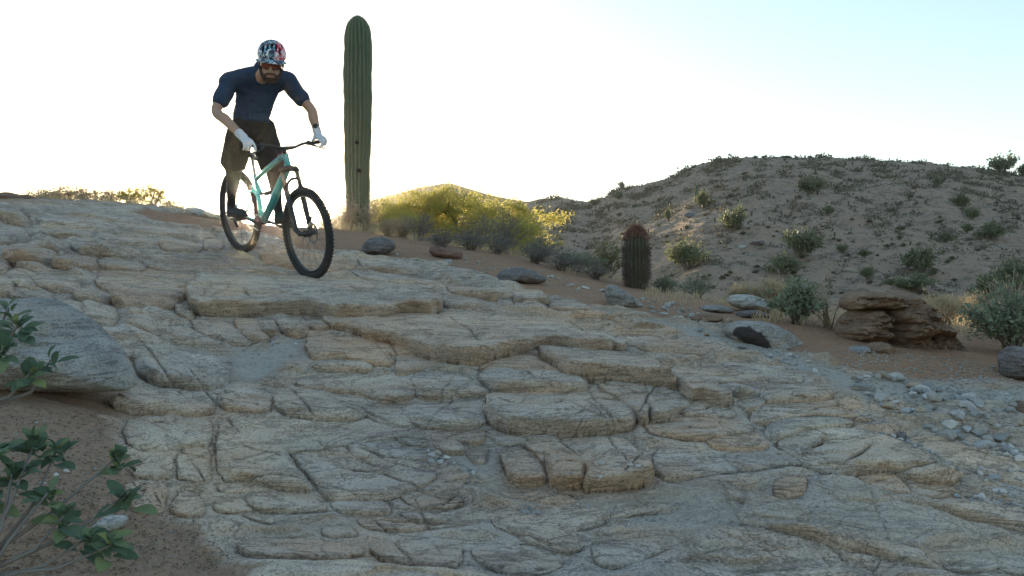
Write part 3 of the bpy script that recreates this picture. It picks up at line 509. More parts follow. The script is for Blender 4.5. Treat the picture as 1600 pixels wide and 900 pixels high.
# ================================================================ loose boulders and stones
M_grey = rock_material('grey_granite', (.31,.295,.275), (.47,.45,.425), (.56,.42,.28), (.36,.23,.13), tanbias=-.05, spk=.6)
M_brown = rock_material('varnished_rock', (.20,.125,.085), (.33,.22,.155), (.42,.29,.19), (.10,.05,.032), tanbias=.0, tscale=1.6, spk=.4, lay=.45)
M_dark = rock_material('dark_rock', (.16,.145,.145), (.28,.265,.26), (.26,.19,.15), (.12,.08,.06), tanbias=-.1, tscale=2)
M_red = rock_material('red_rock', (.24,.135,.11), (.34,.20,.16), (.36,.24,.17), (.14,.075,.055), tscale=2)
M_pale = rock_material('pale_rock', (.46,.43,.385), (.66,.63,.58), (.56,.45,.33), (.36,.26,.17), tanbias=-.1, tscale=2)
def inflate(s, d, T, k=0, n=70, front=1.0, back=1.0, rough=1.0, tilt=0.0, round_=.5, lay=22):
    """a rock with the given outline (seen from the trail), real thickness T in front of and behind distance d"""
    p = round_poly(pts(s), 1); c = p.mean(0)
    W = np.stack([(p[:, 0]-800)/F*d, CZ+(450-p[:, 1])/F*d], 1)
    lo, hi = W.min(0), W.max(0); ext = hi-lo; res = max(ext)/n
    nx, ny = int(ext[0]/res)+5, int(ext[1]/res)+5
    A, B = np.meshgrid(lo[0]-2*res+np.arange(nx)*res, lo[1]-2*res+np.arange(ny)*res); q = np.stack([A.ravel(), B.ravel()], 1)
    sd = poly_sdf(q, W); Rm = max(sd.max(), 1e-4)
    r = np.random.default_rng(k+50)
    t = np.clip(sd/(Rm*round_*1.6), 0, 1); prof = np.sqrt(np.clip(1-(1-t)**2, 0, 1))
    # faceted planes
    fac = np.full(len(q), 9.0)
    for i in range(7):
        nrm = r.normal(size=2); nrm /= np.linalg.norm(nrm); s_ = (q-W.mean(0))@nrm
        fac = np.minimum(fac, 1.0+.25*r.random()-(.7+.9*r.random())*np.clip(s_/max(ext), -1, 1))
    h = prof*np.minimum(fac, 1.15)
    nz = fbm(q[:, 0]*3/max(ext)+k, q[:, 1]*6/max(ext), 0*q[:, 0]+k, 4)*.22*rough
    yf = d-T*front*(h+nz*prof)+tilt*(q[:, 1]-lo[1]); yb = d+T*back*(h*.9+.1*nz*prof)+tilt*(q[:, 1]-lo[1])
    V1 = np.stack([q[:, 0], yf, q[:, 1]], 1); V2 = np.stack([q[:, 0], yb, q[:, 1]], 1)
    a = max(ext)*.02*rough
    f = fbm(V1[:, 0]*9/max(ext)+k, V1[:, 1]*9/max(ext), V1[:, 2]*lay/max(ext), 5, .6)
    if lay < 12: f = f+1.1*(fbm(V1[:, 0]*5/max(ext)+k, V1[:, 1]*5/max(ext), V1[:, 2]*6/max(ext), 4, .55, True)-.4)
    V1[:, 1] -= f*a*t; V1[:, 2] += f*a*.6*t
    I = np.arange(nx*ny).reshape(ny, nx); keep = sd > 0
    # snap the outer vertices onto the outline
    Wd_ = np.concatenate([W+(np.roll(W, -1, 0)-W)*t_ for t_ in np.linspace(0, 1, 24, endpoint=False)])
    out_ = (sd > -res*3) & (sd < 0)
    for V in (V1, V2):
        for i in np.where(out_)[0]:
            e = Wd_-V[i, [0, 2]]; j = np.argmin((e**2).sum(1)); V[i, [0, 2]] = Wd_[j]; V[i, 1] = d+tilt*(Wd_[j, 1]-lo[1])
    qd = np.stack([I[:-1, :-1], I[:-1, 1:], I[1:, 1:], I[1:, :-1]], -1).reshape(-1, 4); qd = qd[keep[qd].any(1)]
    N = nx*ny; V = np.vstack([V1, V2]); Fc = np.vstack([qd, qd[:, ::-1]+N])
    used = np.unique(Fc); mp = np.full(2*N, -1); mp[used] = np.arange(len(used))
    bm = bmesh.new(); me = mesh('rock', V[used], mp[Fc]); bm.from_mesh(me)
    bmesh.ops.remove_doubles(bm, verts=bm.verts, dist=res*.05); bmesh.ops.dissolve_degenerate(bm, dist=res*.02, edges=bm.edges); bmesh.ops.recalc_face_normals(bm, faces=bm.faces); bm.to_mesh(me); bm.free(); me.update()
    return me
def boulder(name, label, cat, s, d, T, m, k=0, group=None, parent=None, **kw):
    me = inflate(s, d, T, k, **kw); me.name = name
    o = link(name, me, m, parent)
    if parent is None: tag(o, label, cat, group)
    return o
boulder('boulder', 'large grey speckled boulder overhanging the soil behind the leafy plant', 'boulder', '-120,480 0,465 40,468 100,500 150,540 185,575 203,606 196,611 150,613 60,612 -80,608 -130,590', 3.15, .30, M_grey, 1, n=130, tilt=.62, front=.75, rough=1.25)
boulder('boulder', 'flat pale boulder with a black varnish patch on its left end', 'boulder', '1138,520 1145,508 1172,502 1215,505 1242,520 1262,540 1266,551 1250,556 1225,556 1185,550 1150,535', 5.15, .22, M_grey, 2, tilt=.9, n=110)
o = bpy.data.objects['boulder.001']; m = M_grey.copy(); m.name = 'varnished_granite'; o.data.materials[0] = m; b = m.node_tree.nodes['Principled BSDF']; lk = b.inputs['Base Color'].links[0]
m.node_tree.links.new(mix(m.node_tree, attr(m.node_tree, 'varnish'), lk.from_socket, (.055, .042, .038)), b.inputs['Base Color'])
co = np.array([v.co for v in o.data.vertices]); pr = np.stack([800+co[:, 0]/co[:, 1]*F, 450-(co[:, 2]-CZ)/co[:, 1]*F], 1)
set_attr(o.data, 'varnish', sstep(-1.5, 1.5, poly_sdf(pr, round_poly(pts('1143,522 1150,511 1172,510 1190,522 1206,538 1204,552 1186,549 1160,534')))+3*fbm(pr[:, 0]*.09, pr[:, 1]*.12, 0*pr[:, 0], 3)))
bb = empty('boulder', P(1400, 560, 5.5), 'big rust brown boulder split by a crack under a dark cap', 'boulder')
def sub(name, s, d, T, m, k, **kw):
    o = boulder(name, None, None, s, d, T, m, k, parent=bb, **kw); o.matrix_parent_inverse = Matrix.Translation(-bb.location); return o
sub('boulder_lobe', '1304,518 1312,494 1338,478 1366,478 1382,488 1384,530 1378,560 1345,552 1312,536', 5.45, .30, M_brown, 4, rough=2.1, n=110, lay=9)
sub('boulder_lobe', '1374,490 1380,466 1402,455 1424,460 1446,482 1476,516 1506,546 1500,566 1440,572 1400,568 1376,548', 5.40, .36, M_brown, 5, n=130, rough=2.4, lay=8)
sub('cap_rock', '1314,474 1320,460 1340,453 1366,455 1390,458 1402,470 1392,484 1366,486 1340,484 1322,486', 5.45, .30, M_brown, 6, rough=2.0, lay=10)
for lab, s, d, T, m, k in [
 ('dark rounded boulder lying at the foot of the tall cactus', '562,388 574,371 600,369 616,378 618,388 606,396 590,402 570,400', 11.2, .22, M_dark, 7),
 ('reddish brown slab of rock like a short log', '669,394 672,384 700,387 722,391 723,406 700,406 680,402', 11.4, .12, M_red, 8),
 ('low dark purple boulder beside the dirt trail', '768,440 784,421 812,416 834,423 856,434 850,443 800,447 772,446', 8.9, .30, M_dark, 9),
 ('leaning grey slab with a pointed top below the barrel cactus', '945,458 950,445 960,444 978,454 1002,472 1010,482 958,482 948,470', 7.9, .16, M_grey, 10),
 ('pale flat slab tilted against the pale dry grass tuft', '1136,468 1146,460 1176,460 1202,470 1214,484 1192,491 1160,484 1142,477', 7.2, .20, M_pale, 11),
 ('small dark slab wedged beneath the pale tilted slab', '1150,487 1180,484 1204,490 1202,498 1170,499 1152,496', 6.8, .15, M_dark, 12),
 ('thin grey slab to the left of the pale tilted slab', '1096,478 1120,476 1146,482 1142,490 1110,489 1094,485', 7.3, .16, M_grey, 13),
 ('olive grey flat stone half sunk in the trail edge', '1080,496 1096,489 1128,490 1130,500 1112,505 1084,505', 6.6, .14, M_brown, 14),
 ('sunlit rounded rock on the skyline left of the bicycle', '280,339 290,324 303,321 326,330 344,341 330,346 290,346', 11.9, .22, M_pale, 15),
 ('brown rock with a notched top on the far left skyline', '-20,318 -4,305 10,299 24,303 34,306 40,304 52,308 51,316 20,322', 11.4, .30, M_brown, 16),
 ('pale angular stone tallest in the rubble by the right edge', '1545,648 1556,628 1576,612 1585,618 1583,640 1570,650', 4.05, .10, M_pale, 17),
 ('rounded brown stone cut by the right edge of the view', '1581,655 1590,634 1606,626 1625,640 1620,660 1595,664', 4.1, .12, M_brown, 18),
 ('white edged stone lying on the soil under the leafy plant', '147,818 160,808 192,807 199,812 192,826 165,828 149,825', 2.42, .05, M_pale, 19),
 ('blue black rock behind the bush at the right edge', '1566,585 1572,556 1590,540 1618,545 1625,590 1590,598', 5.0, .16, M_dark, 20),
 ('dark square stone standing among pebbles beside the grey dome', '1401,690 1407,675 1416,676 1424,688 1420,696 1405,696', 3.55, .035, M_dark, 21),
 ('smooth grey stone at the lower right with a lighter back', '1526,790 1535,778 1552,778 1566,792 1562,801 1538,802', 3.05, .05, M_grey, 22),
 ('long pinkish stone above the smooth grey stone lower right', '1536,774 1548,766 1578,766 1592,776 1570,783 1545,782', 3.1, .05, M_pale, 23),
 ('flat grey stone below the smooth grey stone lower right', '1540,808 1552,802 1572,804 1574,812 1556,815 1543,813', 2.98, .05, M_grey, 24),
 ('brown half buried stone in front of the rust brown boulder', '1352,548 1362,536 1384,534 1402,546 1398,558 1366,558', 5.0, .12, M_brown, 25),
 ('thin slab leaning at the foot of the rust brown boulder', '1318,552 1332,541 1356,540 1362,550 1340,556', 5.0, .10, M_grey, 26),
 ('small grey brown rock between trail and reddish slab', '688,412 696,404 708,407 706,416 692,417', 10.6, .07, M_pale, 27),
 ('flat brown stone embedded in the dirt trail', '690,428 700,422 716,428 712,434 698,433', 9.6, .08, M_brown, 28),
 ('thin dark stone lying across the trail near the outcrop', '762,446 776,442 798,445 796,450 770,450', 8.2, .08, M_brown, 29)]:
    pp_ = pts(s)
    if k not in (15, 16):
        hq = hit([pp_[:, 0].mean()], [pp_[:, 1].max()-2.0])[0]
        T = T*hq[1]/d; d = hq[1]+T*.5
    boulder('rock', lab, 'rock', s, d, T, m, k, n=44, tilt=.35)
# ---- small loose stones: a few templates, each stone an object of its own
def stone_mesh(k):
    r = np.random.default_rng(k); bm = bmesh.new(); bmesh.ops.create_icosphere(bm, subdivisions=2, radius=1)
    pl = [(lambda v: v/np.linalg.norm(v))(r.normal(size=3)) for _ in range(9)]; of = .42+.34*r.random(9)
    for v in bm.verts:
        c = np.array(v.co)
        for n_, o_ in zip(pl, of):
            e = c@n_-o_
            if e > 0: c = c-n_*e*.92
        v.co = c*np.array([1.0, .8+.2*r.random(), .55+.25*r.random()])
    me = bpy.data.meshes.new('stone'); bm.to_mesh(me); bm.free(); return me
def simple_rock(name, c1, c2):
    m, n, b = new_mat(name); c = mix(n, noise(n, 2.2, 4, .6), c1, c2)
    oi = n.nodes.new('ShaderNodeObjectInfo')
    c = mix(n, 1.0, c, ramp(n, oi.outputs['Random'], [(0, (.72,.70,.68)), (.5, (1,1,1)), (1, (1.25,1.22,1.2))]), 'MULTIPLY')
    c = mix(n, .5, c, mix(n, 1.0, c, ramp(n, noise(n, 9, 4, .7), [(.35, (.45,)*3), (.6, (1.1,)*3)]), 'MULTIPLY'))
    n.links.new(c, b.inputs['Base Color']); b.inputs['Roughness'].default_value = .9; b.inputs['Specular IOR Level'].default_value = .2
    bump(n, b, [(noise(n, 5, 5, .7), .5)], .1); return m
SM = [simple_rock('stone_grey', (.40,.395,.385), (.56,.55,.53)), simple_rock('stone_pale', (.55,.53,.50), (.74,.72,.69)), simple_rock('stone_tan', (.42,.34,.26), (.55,.46,.36)), simple_rock('stone_blue', (.36,.365,.37), (.50,.505,.50))]
ST = []
for k in range(16):
    me = stone_mesh(k+1); me.materials.append(SM[[0, 1, 0, 3, 2, 0, 1, 3][k % 8]]); ST.append(me)
ZONES = [ # outline, count, size range in photograph pixels, label
 ('1330,600 1400,598 1500,620 1560,640 1600,660 1600,740 1540,710 1480,690 1420,660 1370,640 1340,620', 105, 11, 30, 'loose stone in the rubble band below the rust brown boulder', 'loose stones in the rubble band'),
 ('1335,648 1360,655 1420,690 1470,735 1510,750 1495,770 1440,730 1390,690 1345,665', 38, 6, 13, 'stone in the narrow gully beside the grey rock dome', 'small stones in the gully'),
 ('1510,735 1600,740 1600,830 1560,830 1500,790 1490,765', 38, 7, 18, 'loose stone on the gravel at the lower right', 'loose stones at the lower right'),
 ('1000,470 1080,480 1140,505 1150,530 1250,560 1300,590 1260,600 1180,565 1100,525 1030,500', 52, 6, 17, 'stone on the dirt verge beside the trail', 'stones on the trail verge'),
 ('660,712 690,715 735,745 770,775 745,772 700,745 668,728', 17, 8, 16, 'pebble in the pocket left of the split tan blocks', 'pebbles in the rock pocket'),
 ('806,792 835,790 842,810 818,812', 8, 8, 12, 'pebble in the small heap below the split tan blocks', 'small heap of pebbles'),
 ('850,768 1040,752 1080,800 980,830 880,800', 16, 5, 11, 'pebble scattered on bare rock below the split tan blocks', 'pebbles scattered on bare rock'),
 ('570,398 700,396 860,428 990,470 900,458 780,430 680,412', 30, 5, 12, 'stone on the bank above the dirt trail', 'stones on the bank above the trail'),
 ('1180,755 1400,760 1480,810 1300,830 1190,800', 8, 5, 10, 'chip of stone on the smooth slab below the tan boulder', 'stone chips on the smooth slab'),
 ('350,545 480,540 470,575 400,570', 8, 4, 8, 'stone in the sandy pocket below the big ledge', 'stones in the sandy pocket'),
 ('20,640 190,650 240,760 300,830 200,880 30,870', 18, 5, 12, 'stone on the brown soil under the leafy plant', 'stones on the soil under the plant'),
]
PLACED = []
def scatter_zone(z, n, r):
    p = pts(z); lo, hi = p.min(0), p.max(0); o = []
    while len(o) < n:
        c = lo+(hi-lo)*r.random((n*3, 2)); c = c[poly_sdf(c, p) > 0]; o += list(c)
    return np.array(o[:n])
# height of whatever rock is on top at a spot
bpy.context.view_layer.update()
DG = bpy.context.evaluated_depsgraph_get()
def top(x, y, z0=6.0):
    hitq = sc.ray_cast(DG, Vector((x, y, z0)), Vector((0, 0, -1)))
    if hitq[0] and hitq[4].name.split('.')[0] in ('boulder', 'rock', 'boulder_lobe', 'cap_rock'): return Vector((x, y, gz(x, y)-.02))
    return hitq[1] if hitq[0] else Vector((x, y, gz(x, y)))
zr = np.random.default_rng(11); alls = []
for (z, n, a, b, lab, grp) in ZONES:
    c = scatter_zone(z, n, zr); w_ = hit(c[:, 0], c[:, 1])
    for x, y in w_:
        px = a+(b-a)*zr.random()**1.8; alls.append((x, y, px*y/F*.5, lab, grp))
spots = [top(x, y) for x, y, *_ in alls]
for (x, y, s, lab, grp), t in zip(alls, spots):
    kk = zr.integers(16); o = link('stone', ST[kk], None, None, smooth=False); cn = ['grey', 'pale', 'grey', 'blue grey', 'tan', 'grey', 'pale', 'blue grey'][kk % 8]; tag(o, ('larger ' if s > 1.6*14*y/F*.5/2 else 'small ')+cn+' '+lab, 'stone', grp)
    o.scale = (s*(1+.5*zr.random()), s*(.8+.4*zr.random()), s*(.75+.4*zr.random())); o.location = t+Vector((0, 0, s*.30))
    o.rotation_euler = (zr.normal()*.25, zr.normal()*.25, zr.random()*6.28)
# ---- gravel too small to pick apart
def gravel(name, zones, m, seed, label=None):
    r = np.random.default_rng(seed); Vs, Fs, off = [], [], 0
    oct_v = np.array([[1,0,0],[-1,0,0],[0,1,0],[0,-1,0],[0,0,.7],[0,0,-.7]], float); oct_f = np.array([[0,2,4],[2,1,4],[1,3,4],[3,0,4],[2,0,5],[1,2,5],[3,1,5],[0,3,5]])
    for z, n, a, b in zones:
        c = scatter_zone(z, n, r); w_ = hit(c[:, 0], c[:, 1])
        for x, y in w_:
            s = (a+(b-a)*r.random()**2)*y/F*.5; t = top(x, y)
            v = oct_v*(1+.45*r.normal(size=(6, 1)).clip(-1, 1))*s*np.array([1, .9, .8]); an = r.random()*6.28
            ca_, sa_ = math.cos(an), math.sin(an); v = np.stack([v[:, 0]*ca_-v[:, 1]*sa_, v[:, 0]*sa_+v[:, 1]*ca_, v[:, 2]], 1)
            Vs.append(v+np.array(t)+np.array([0, 0, s*.2])); Fs.append(oct_f+off); off += 6
    return tag(link(name, mesh(name, np.vstack(Vs), np.vstack(Fs)), m, None, smooth=False), kind='stuff')
def litter(n_, seed):
    r = np.random.default_rng(seed); c = scatter_zone('-5,620 185,640 235,760 330,850 370,900 -5,900', n_, r); w_ = hit(c[:, 0], c[:, 1]); C = np.array([np.array(top(x, y))+[0, 0, .004] for x, y in w_])
    return C, r
M_grav = simple_rock('gravel', (.34,.31,.28), (.58,.55,.51))
gravel('gravel', [(z[0], int(z[1]*9), 2, 6.5) for z in ZONES[:9]]+[('880,790 1100,770 1600,850 1600,900 900,900 870,840', 1500, 1.5, 5), ('-5,650 170,660 240,780 330,850 380,900 -5,900', 2400, 1.2, 5), ('1270,548 1600,575 1600,640 1400,605 1290,585', 1100, 2, 7), ('1000,465 1150,500 1290,560 1250,565 1100,515', 500, 2, 6),
  ('560,385 700,400 960,470 1150,520 1100,510 900,460 700,415', 300, 1.5, 3.5), ('120,330 330,338 400,350 300,352', 200, 1.5, 3), ('370,800 560,806 540,840 330,850', 200, 1.5, 4)], M_grav, 5)
# ================================================================ plants
def leaf_mat(name, c1, c2, trans=.35, scale=3.0, rough=.6):
    m, n, b = new_mat(name)
    c = mix(n, noise(n, scale, 3), c1, c2)
    tr = n.nodes.new('ShaderNodeBsdfTranslucent'); ms = n.nodes.new('ShaderNodeMixShader'); ms.inputs[0].default_value = trans
    n.links.new(c, b.inputs['Base Color']); n.links.new(c, tr.inputs[0]); b.inputs['Roughness'].default_value = rough; b.inputs['Specular IOR Level'].default_value = .25
    o = n.nodes['Material Output']; n.links.new(b.outputs[0], ms.inputs[1]); n.links.new(tr.outputs[0], ms.inputs[2]); n.links.new(ms.outputs[0], o.inputs[0]); return m
M_bark = plain('bark', (.17,.15,.09), .9, scale=20, vary=.4); M_twig = plain('dry_twig', (.36,.29,.21), .9, vary=.3); M_gtwig = plain('grey_twig', (.20,.175,.155), .9, vary=.35)
M_pv = leaf_mat('palo_verde_leaf', (.36,.34,.08), (.60,.52,.16), .6, 1.6)
M_dryl = leaf_mat('dry_leaf', (.40,.315,.19), (.56,.46,.31), .5, 2)
M_sage = leaf_mat('sage_leaf', (.15,.185,.12), (.27,.30,.20), .25, 3); M_olive = leaf_mat('olive_leaf', (.16,.16,.06), (.26,.24,.10), .4, 2)
M_hillg = leaf_mat('hill_leaf', (.13,.15,.085), (.22,.235,.14), .3, 1.0); M_hilld = leaf_mat('hill_dry_leaf', (.12,.105,.075), (.20,.175,.12), .3, 1.0)
class Tubes:
    def __init__(s): s.V, s.F = [], []
    def tube(s, p, r, k=5):
        p = [Vector(a) for a in p]; base = len(s.V); n = len(p)
        if not hasattr(r, '__len__'): r = [r]*n
        t0 = (p[1]-p[0]).normalized(); u = t0.orthogonal().normalized()
        for i in range(n):
            t = (p[min(i+1, n-1)]-p[max(i-1, 0)]); t = t.normalized() if t.length > 1e-9 else t0
            u = (u-t*u.dot(t)); u = u.normalized() if u.length > 1e-6 else t.orthogonal().normalized(); v = t.cross(u)
            for j in range(k):
                a = 2*math.pi*j/k; s.V.append(tuple(p[i]+(u*math.cos(a)+v*math.sin(a))*r[i]))
        for i in range(n-1):
            for j in range(k):
                a = base+i*k+j; b = base+i*k+(j+1) % k; s.F.append((a, b, b+k, a+k))
        s.F.append(tuple(base+j for j in range(k))[::-1]); s.F.append(tuple(base+(n-1)*k+j for j in range(k)))
    def build(s, name, m, parent=None, smooth=True):
        return link(name, mesh(name, s.V, s.F), m, parent, smooth)
def rnd(r): return Vector(r.normal(size=3))
def leaves_mesh(name, C, D, L, Wd, r, fold=0.0):
    """many small pointed leaves: centres C, directions D"""
    n = len(C); D = D/np.linalg.norm(D, axis=1)[:, None]; s = r.normal(size=(n, 3)); s -= (s*D).sum(1)[:, None]*D; s /= np.linalg.norm(s, axis=1)[:, None]
    L = np.broadcast_to(L, n)[:, None]; Wd = np.broadcast_to(Wd, n)[:, None]
    V = np.stack([C, C+D*L*.5+s*Wd*.5, C+D*L, C+D*L*.5-s*Wd*.5], 1).reshape(-1, 3)
    return mesh(name, V, np.arange(4*n).reshape(n, 4))
def bush_parts(W, H, Dp, r, nstem=9, nleaf=1500, leaf=.05, lw=.5, tw=.006, clump=26, spread=1.0, up=.35, open_=.5, forks=5):
    """twigs and foliage of a bush standing at the origin"""
    T = Tubes(); C, D = [], []
    tips = []
    for i in range(nstem):
        a = r.random()*6.28; rad = r.random()**.5
        tip = Vector((math.cos(a)*W*.5*rad*spread, math.sin(a)*Dp*.5*rad*spread, H*(1-.55*rad**1.8)*(.8+.25*r.random())))
        b0 = Vector((r.normal()*W*.04, r.normal()*Dp*.04, -.02*H))
        mid = b0.lerp(tip, .5)+Vector((0, 0, H*.07))+rnd(r)*H*.03
        T.tube([b0, mid, tip], [tw*1.6, tw, tw*.4], 4)
        for f in range(forks):
            s = .3+.65*r.random(); o = (b0.lerp(mid, s*2) if s < .5 else mid.lerp(tip, s*2-1)); e = o+Vector((r.normal()*W*.14, r.normal()*Dp*.14, abs(r.normal())*H*.16))
            T.tube([o, o.lerp(e, .5)+rnd(r)*H*.015, e], [tw*.7, tw*.5, tw*.25], 3); tips.append((o, e))
        tips.append((mid, tip))
    per = max(1, nleaf//len(tips))
    for o, e in tips:
        m = int(per*(.4+1.2*r.random())); s = (r.random(m)**.7)[:, None]
        c = np.array(o)[None]*(1-s)+np.array(e)[None]*s+r.normal(size=(m, 3))*np.array([W, Dp, H])*.035*open_*2
        C.append(c); D.append(r.normal(size=(m, 3))+np.array([0, 0, up])+np.array(e-o)[None]/max((e-o).length, 1e-6)*.6)
    C = np.vstack(C); D = np.vstack(D); n = len(C)
    return T, leaves_mesh('foliage', C, D, leaf*(.6+.8*r.random(n)), leaf*lw*(.6+.8*r.random(n)), r)
def bush(name, label, cat, loc, W, H, Dp, leafm, twigm, seed, group=None, rz=0, **kw):
    r = np.random.default_rng(seed); e = empty(name, loc, label, cat, group, rz)
    T, me = bush_parts(W, H, Dp, r, **kw)
    if twigm: T.build('twigs', twigm, e)
    if leafm: link('foliage', me, leafm, e, smooth=False)
    return e
def groundpt(px, py, d):
    """a spot at distance d under the given pixel column, on the ground"""
    x = (px-800)/F*d; return top(x, d)
# ---- the yellow palo verde, lit from behind
def branchy(T, p0, d0, L, rad, lev, r, tips, maxlev=3):
    p = [p0]; d = d0.normalized(); n = 4
    for i in range(n):
        d = (d+rnd(r)*.16+Vector((0, 0, .07))).normalized(); p.append(p[-1]+d*L/n)
    T.tube(p, [rad*(1-.55*i/n) for i in range(n+1)], 6 if lev < 2 else 4)
    if lev >= maxlev: tips.append((p[1], p[-1])); return
    for k in range(3 if lev else 4):
        s = 2+k % 3; ax = (d+rnd(r)*.62); ax.z = ax.z*.7+.12
        branchy(T, p[min(s, n)], ax, L*(.62+.2*r.random()), rad*.45, lev+1, r, tips, maxlev)
def tree(name, label, cat, loc, H, W, Dp, seed, leafm, barkm, nleaf, leaf, lean=(0, 0), trunk=.05, maxlev=3, lw=.35, flat=1.0, fuzz=.022, fill=0):
    r = np.random.default_rng(seed); e = empty(name, loc, label, cat)
    T = Tubes(); tips = []
    for k in range(3 if W > H else 1):
        a = k*2.1+r.random(); d0 = Vector((math.cos(a)*.55*W/H*.6+lean[0], math.sin(a)*.5*Dp/H*.6+lean[1], 1.0))
        branchy(T, Vector((r.normal()*.03, r.normal()*.03, -.06)), d0, H*.5, trunk*(1 if k == 0 else .75), 0, r, tips, maxlev)
    # scale the skeleton into the crown's size
    A = np.array(T.V); top_ = A[:, 2].max(); sx = W/max(np.percentile(A[:, 0], 98)-np.percentile(A[:, 0], 2), .1); sy = Dp/max(np.ptp(A[:, 1]), .1); sz = H/top_
    S = np.array([sx, sy, sz]); cx = np.array([np.percentile(A[:, 0], 50)*0, 0, 0]); low = np.clip(A[:, 2]/(.35*top_), 0, 1)[:, None]
    B = A*S; B[:, :2] = B[:, :2]*(low*.85+.15); T.V = [tuple(v) for v in B]
    T.build('trunk', barkm, e)
    def sc_(p):
        p = np.array(p); l = min(max(p[2]/(.35*top_), 0), 1)*.85+.15; q_ = p*S; q_[:2] *= l; return q_
    C, D = [], []
    for o, t in tips:
        o, t = sc_(o), sc_(t); m = int(nleaf/len(tips)*(.3+1.4*r.random())); s = r.random(m)[:, None]*1.15
        C.append(o*(1-s)+t*s+r.normal(size=(m, 3))*np.array([W*.8, Dp*.8, H*1.5])*fuzz); D.append(r.normal(size=(m, 3))*.8+(t-o)/max(np.linalg.norm(t-o), 1e-6)*.7+np.array([0, 0, .2]))
    if fill:
        m = fill*4; g = r.normal(size=(m, 3)); g /= np.linalg.norm(g, axis=1)[:, None]; g[:, 2] = np.abs(g[:, 2]); g *= (r.random(m)**.45)[:, None]
        c = g*np.array([W*.54, Dp*.5, H*.90])*(1+.16*fbm(g[:, 0]*3+seed, g[:, 1]*3, g[:, 2]*3, 3))[:, None]+np.array([0, 0, H*.06])
        k = fbm(c[:, 0]*3.2, c[:, 1]*3.2, c[:, 2]*4.2, 4, .6) > .10+.25*r.random(m); c = c[k][:fill]; C.append(c); D.append(r.normal(size=(len(c), 3))+np.array([0, 0, .5]))
    C = np.vstack(C); D = np.vstack(D); n = len(C); k = C[:, 2] > .02
    link('crown', leaves_mesh('crown', C[k], D[k], leaf*(.5+r.random(k.sum())), leaf*lw*(.6+.8*r.random(k.sum())), r), leafm, e, smooth=False)
    return e
tree('palo_verde', 'wide yellow green tree glowing in the low sun behind the trail', 'tree', groundpt(712, 388, 17.5)-Vector((0, 0, .05)), 1.16, 3.7, 2.4, 5, M_pv, M_bark, 22000, .06, trunk=.045, maxlev=4, lw=.28, fuzz=.035, fill=36000)
bush('shrub', 'yellow shrub joining the right side of the glowing tree', 'shrub', groundpt(812, 400, 15.8), 1.25, .82, 1.0, M_pv, M_bark, 6, nleaf=11000, leaf=.05, lw=.35, nstem=16, forks=7)
bush('shrub', 'yellow shrub between the tall cactus and the glowing tree', 'shrub', groundpt(618, 372, 16.0), 1.0, .72, .8, M_pv, M_bark, 7, nleaf=8000, leaf=.05, lw=.35, nstem=14, forks=7)
# dry shrubs round the tall cactus and along the bank
for px, d, W, H, s, lab in [(540, 13.4, .62, .62, 11, 'leafless dry shrub left of the tall cactus base'), (578, 13.3, .66, .60, 12, 'leafless dry shrub right of the tall cactus base'), (628, 12.2, .6, .34, 13, 'pale dry twiggy shrub behind the dark rounded boulder'),
        (655, 12.0, .5, .42, 14, 'pale twiggy shrub left of the reddish slab'), (745, 12.2, .75, .55, 15, 'grey twiggy shrub right of the reddish slab'), (790, 11.6, .9, .62, 16, 'large grey twiggy shrub in front of the yellow shrub'), (850, 11.2, .6, .42, 17, 'grey green twiggy shrub above the low purple boulder'),
        (515, 13.0, .6, .45, 18, 'dry sunlit shrub seen through the front wheel'), (690, 10.9, .55, .26, 51, 'low grey shrub on the bank below the reddish slab'), (735, 10.7, .5, .24, 52, 'low twiggy shrub on the bank right of the reddish slab'), (775, 10.5, .6, .28, 53, 'spreading grey shrub on the bank above the purple boulder'), (835, 10.2, .6, .26, 54, 'low pale shrub on the bank right of the purple boulder'), (875, 9.9, .55, .24, 55, 'small grey shrub on the bank above the trail bend'), (930, 9.7, .5, .22, 56, 'low dry shrub on the bank left of the barrel cactus'), (605, 12.0, .5, .24, 57, 'low straw shrub behind the boulder at the cactus foot')]:
    bush('dry_shrub', lab, 'shrub', groundpt(px, 0, d), W, H, W*.8, M_dryl if px < 640 else M_sage, M_twig if px < 640 else M_gtwig, s, nleaf=420, leaf=.025, lw=.4, nstem=26, forks=8, tw=.0045)
# skyline shrubs on the left crest
for px, d, W, H, s, lab, m in [(70, 12.2, .7, .18, 21, 'low dry plants at the left end of the crest', M_dryl), (110, 12.2, .8, .20, 22, 'low dry tuft on the crest beside the sunlit bushes', M_dryl), (150, 12.3, .7, .22, 23, 'ragged dry plant in the middle of the crest', M_dryl),
        (205, 12.2, .5, .30, 24, 'sunlit yellow bush on the crest, left of the tallest', M_pv), (240, 12.2, .5, .33, 25, 'tallest sunlit yellow bush on the crest', M_pv), (270, 12.4, .4, .20, 26, 'small backlit plant right of the sunlit crest bushes', M_dryl), (130, 12.4, .5, .22, 27, 'thin stalked plant rising above the crest', M_dryl), (85, 12.6, .5, .26, 28, 'thin weed near the notched skyline rock', M_dryl), (178, 12.4, .6, .24, 29, 'straw coloured tuft left of the sunlit yellow bush', M_dryl)]:
    bush('crest_shrub', lab, 'shrub', groundpt(px, 0, d), W, H, W*.8, m, M_twig, s, nleaf=900 if m is M_pv else 380, leaf=.035, lw=.45, nstem=16, forks=7, tw=.004)
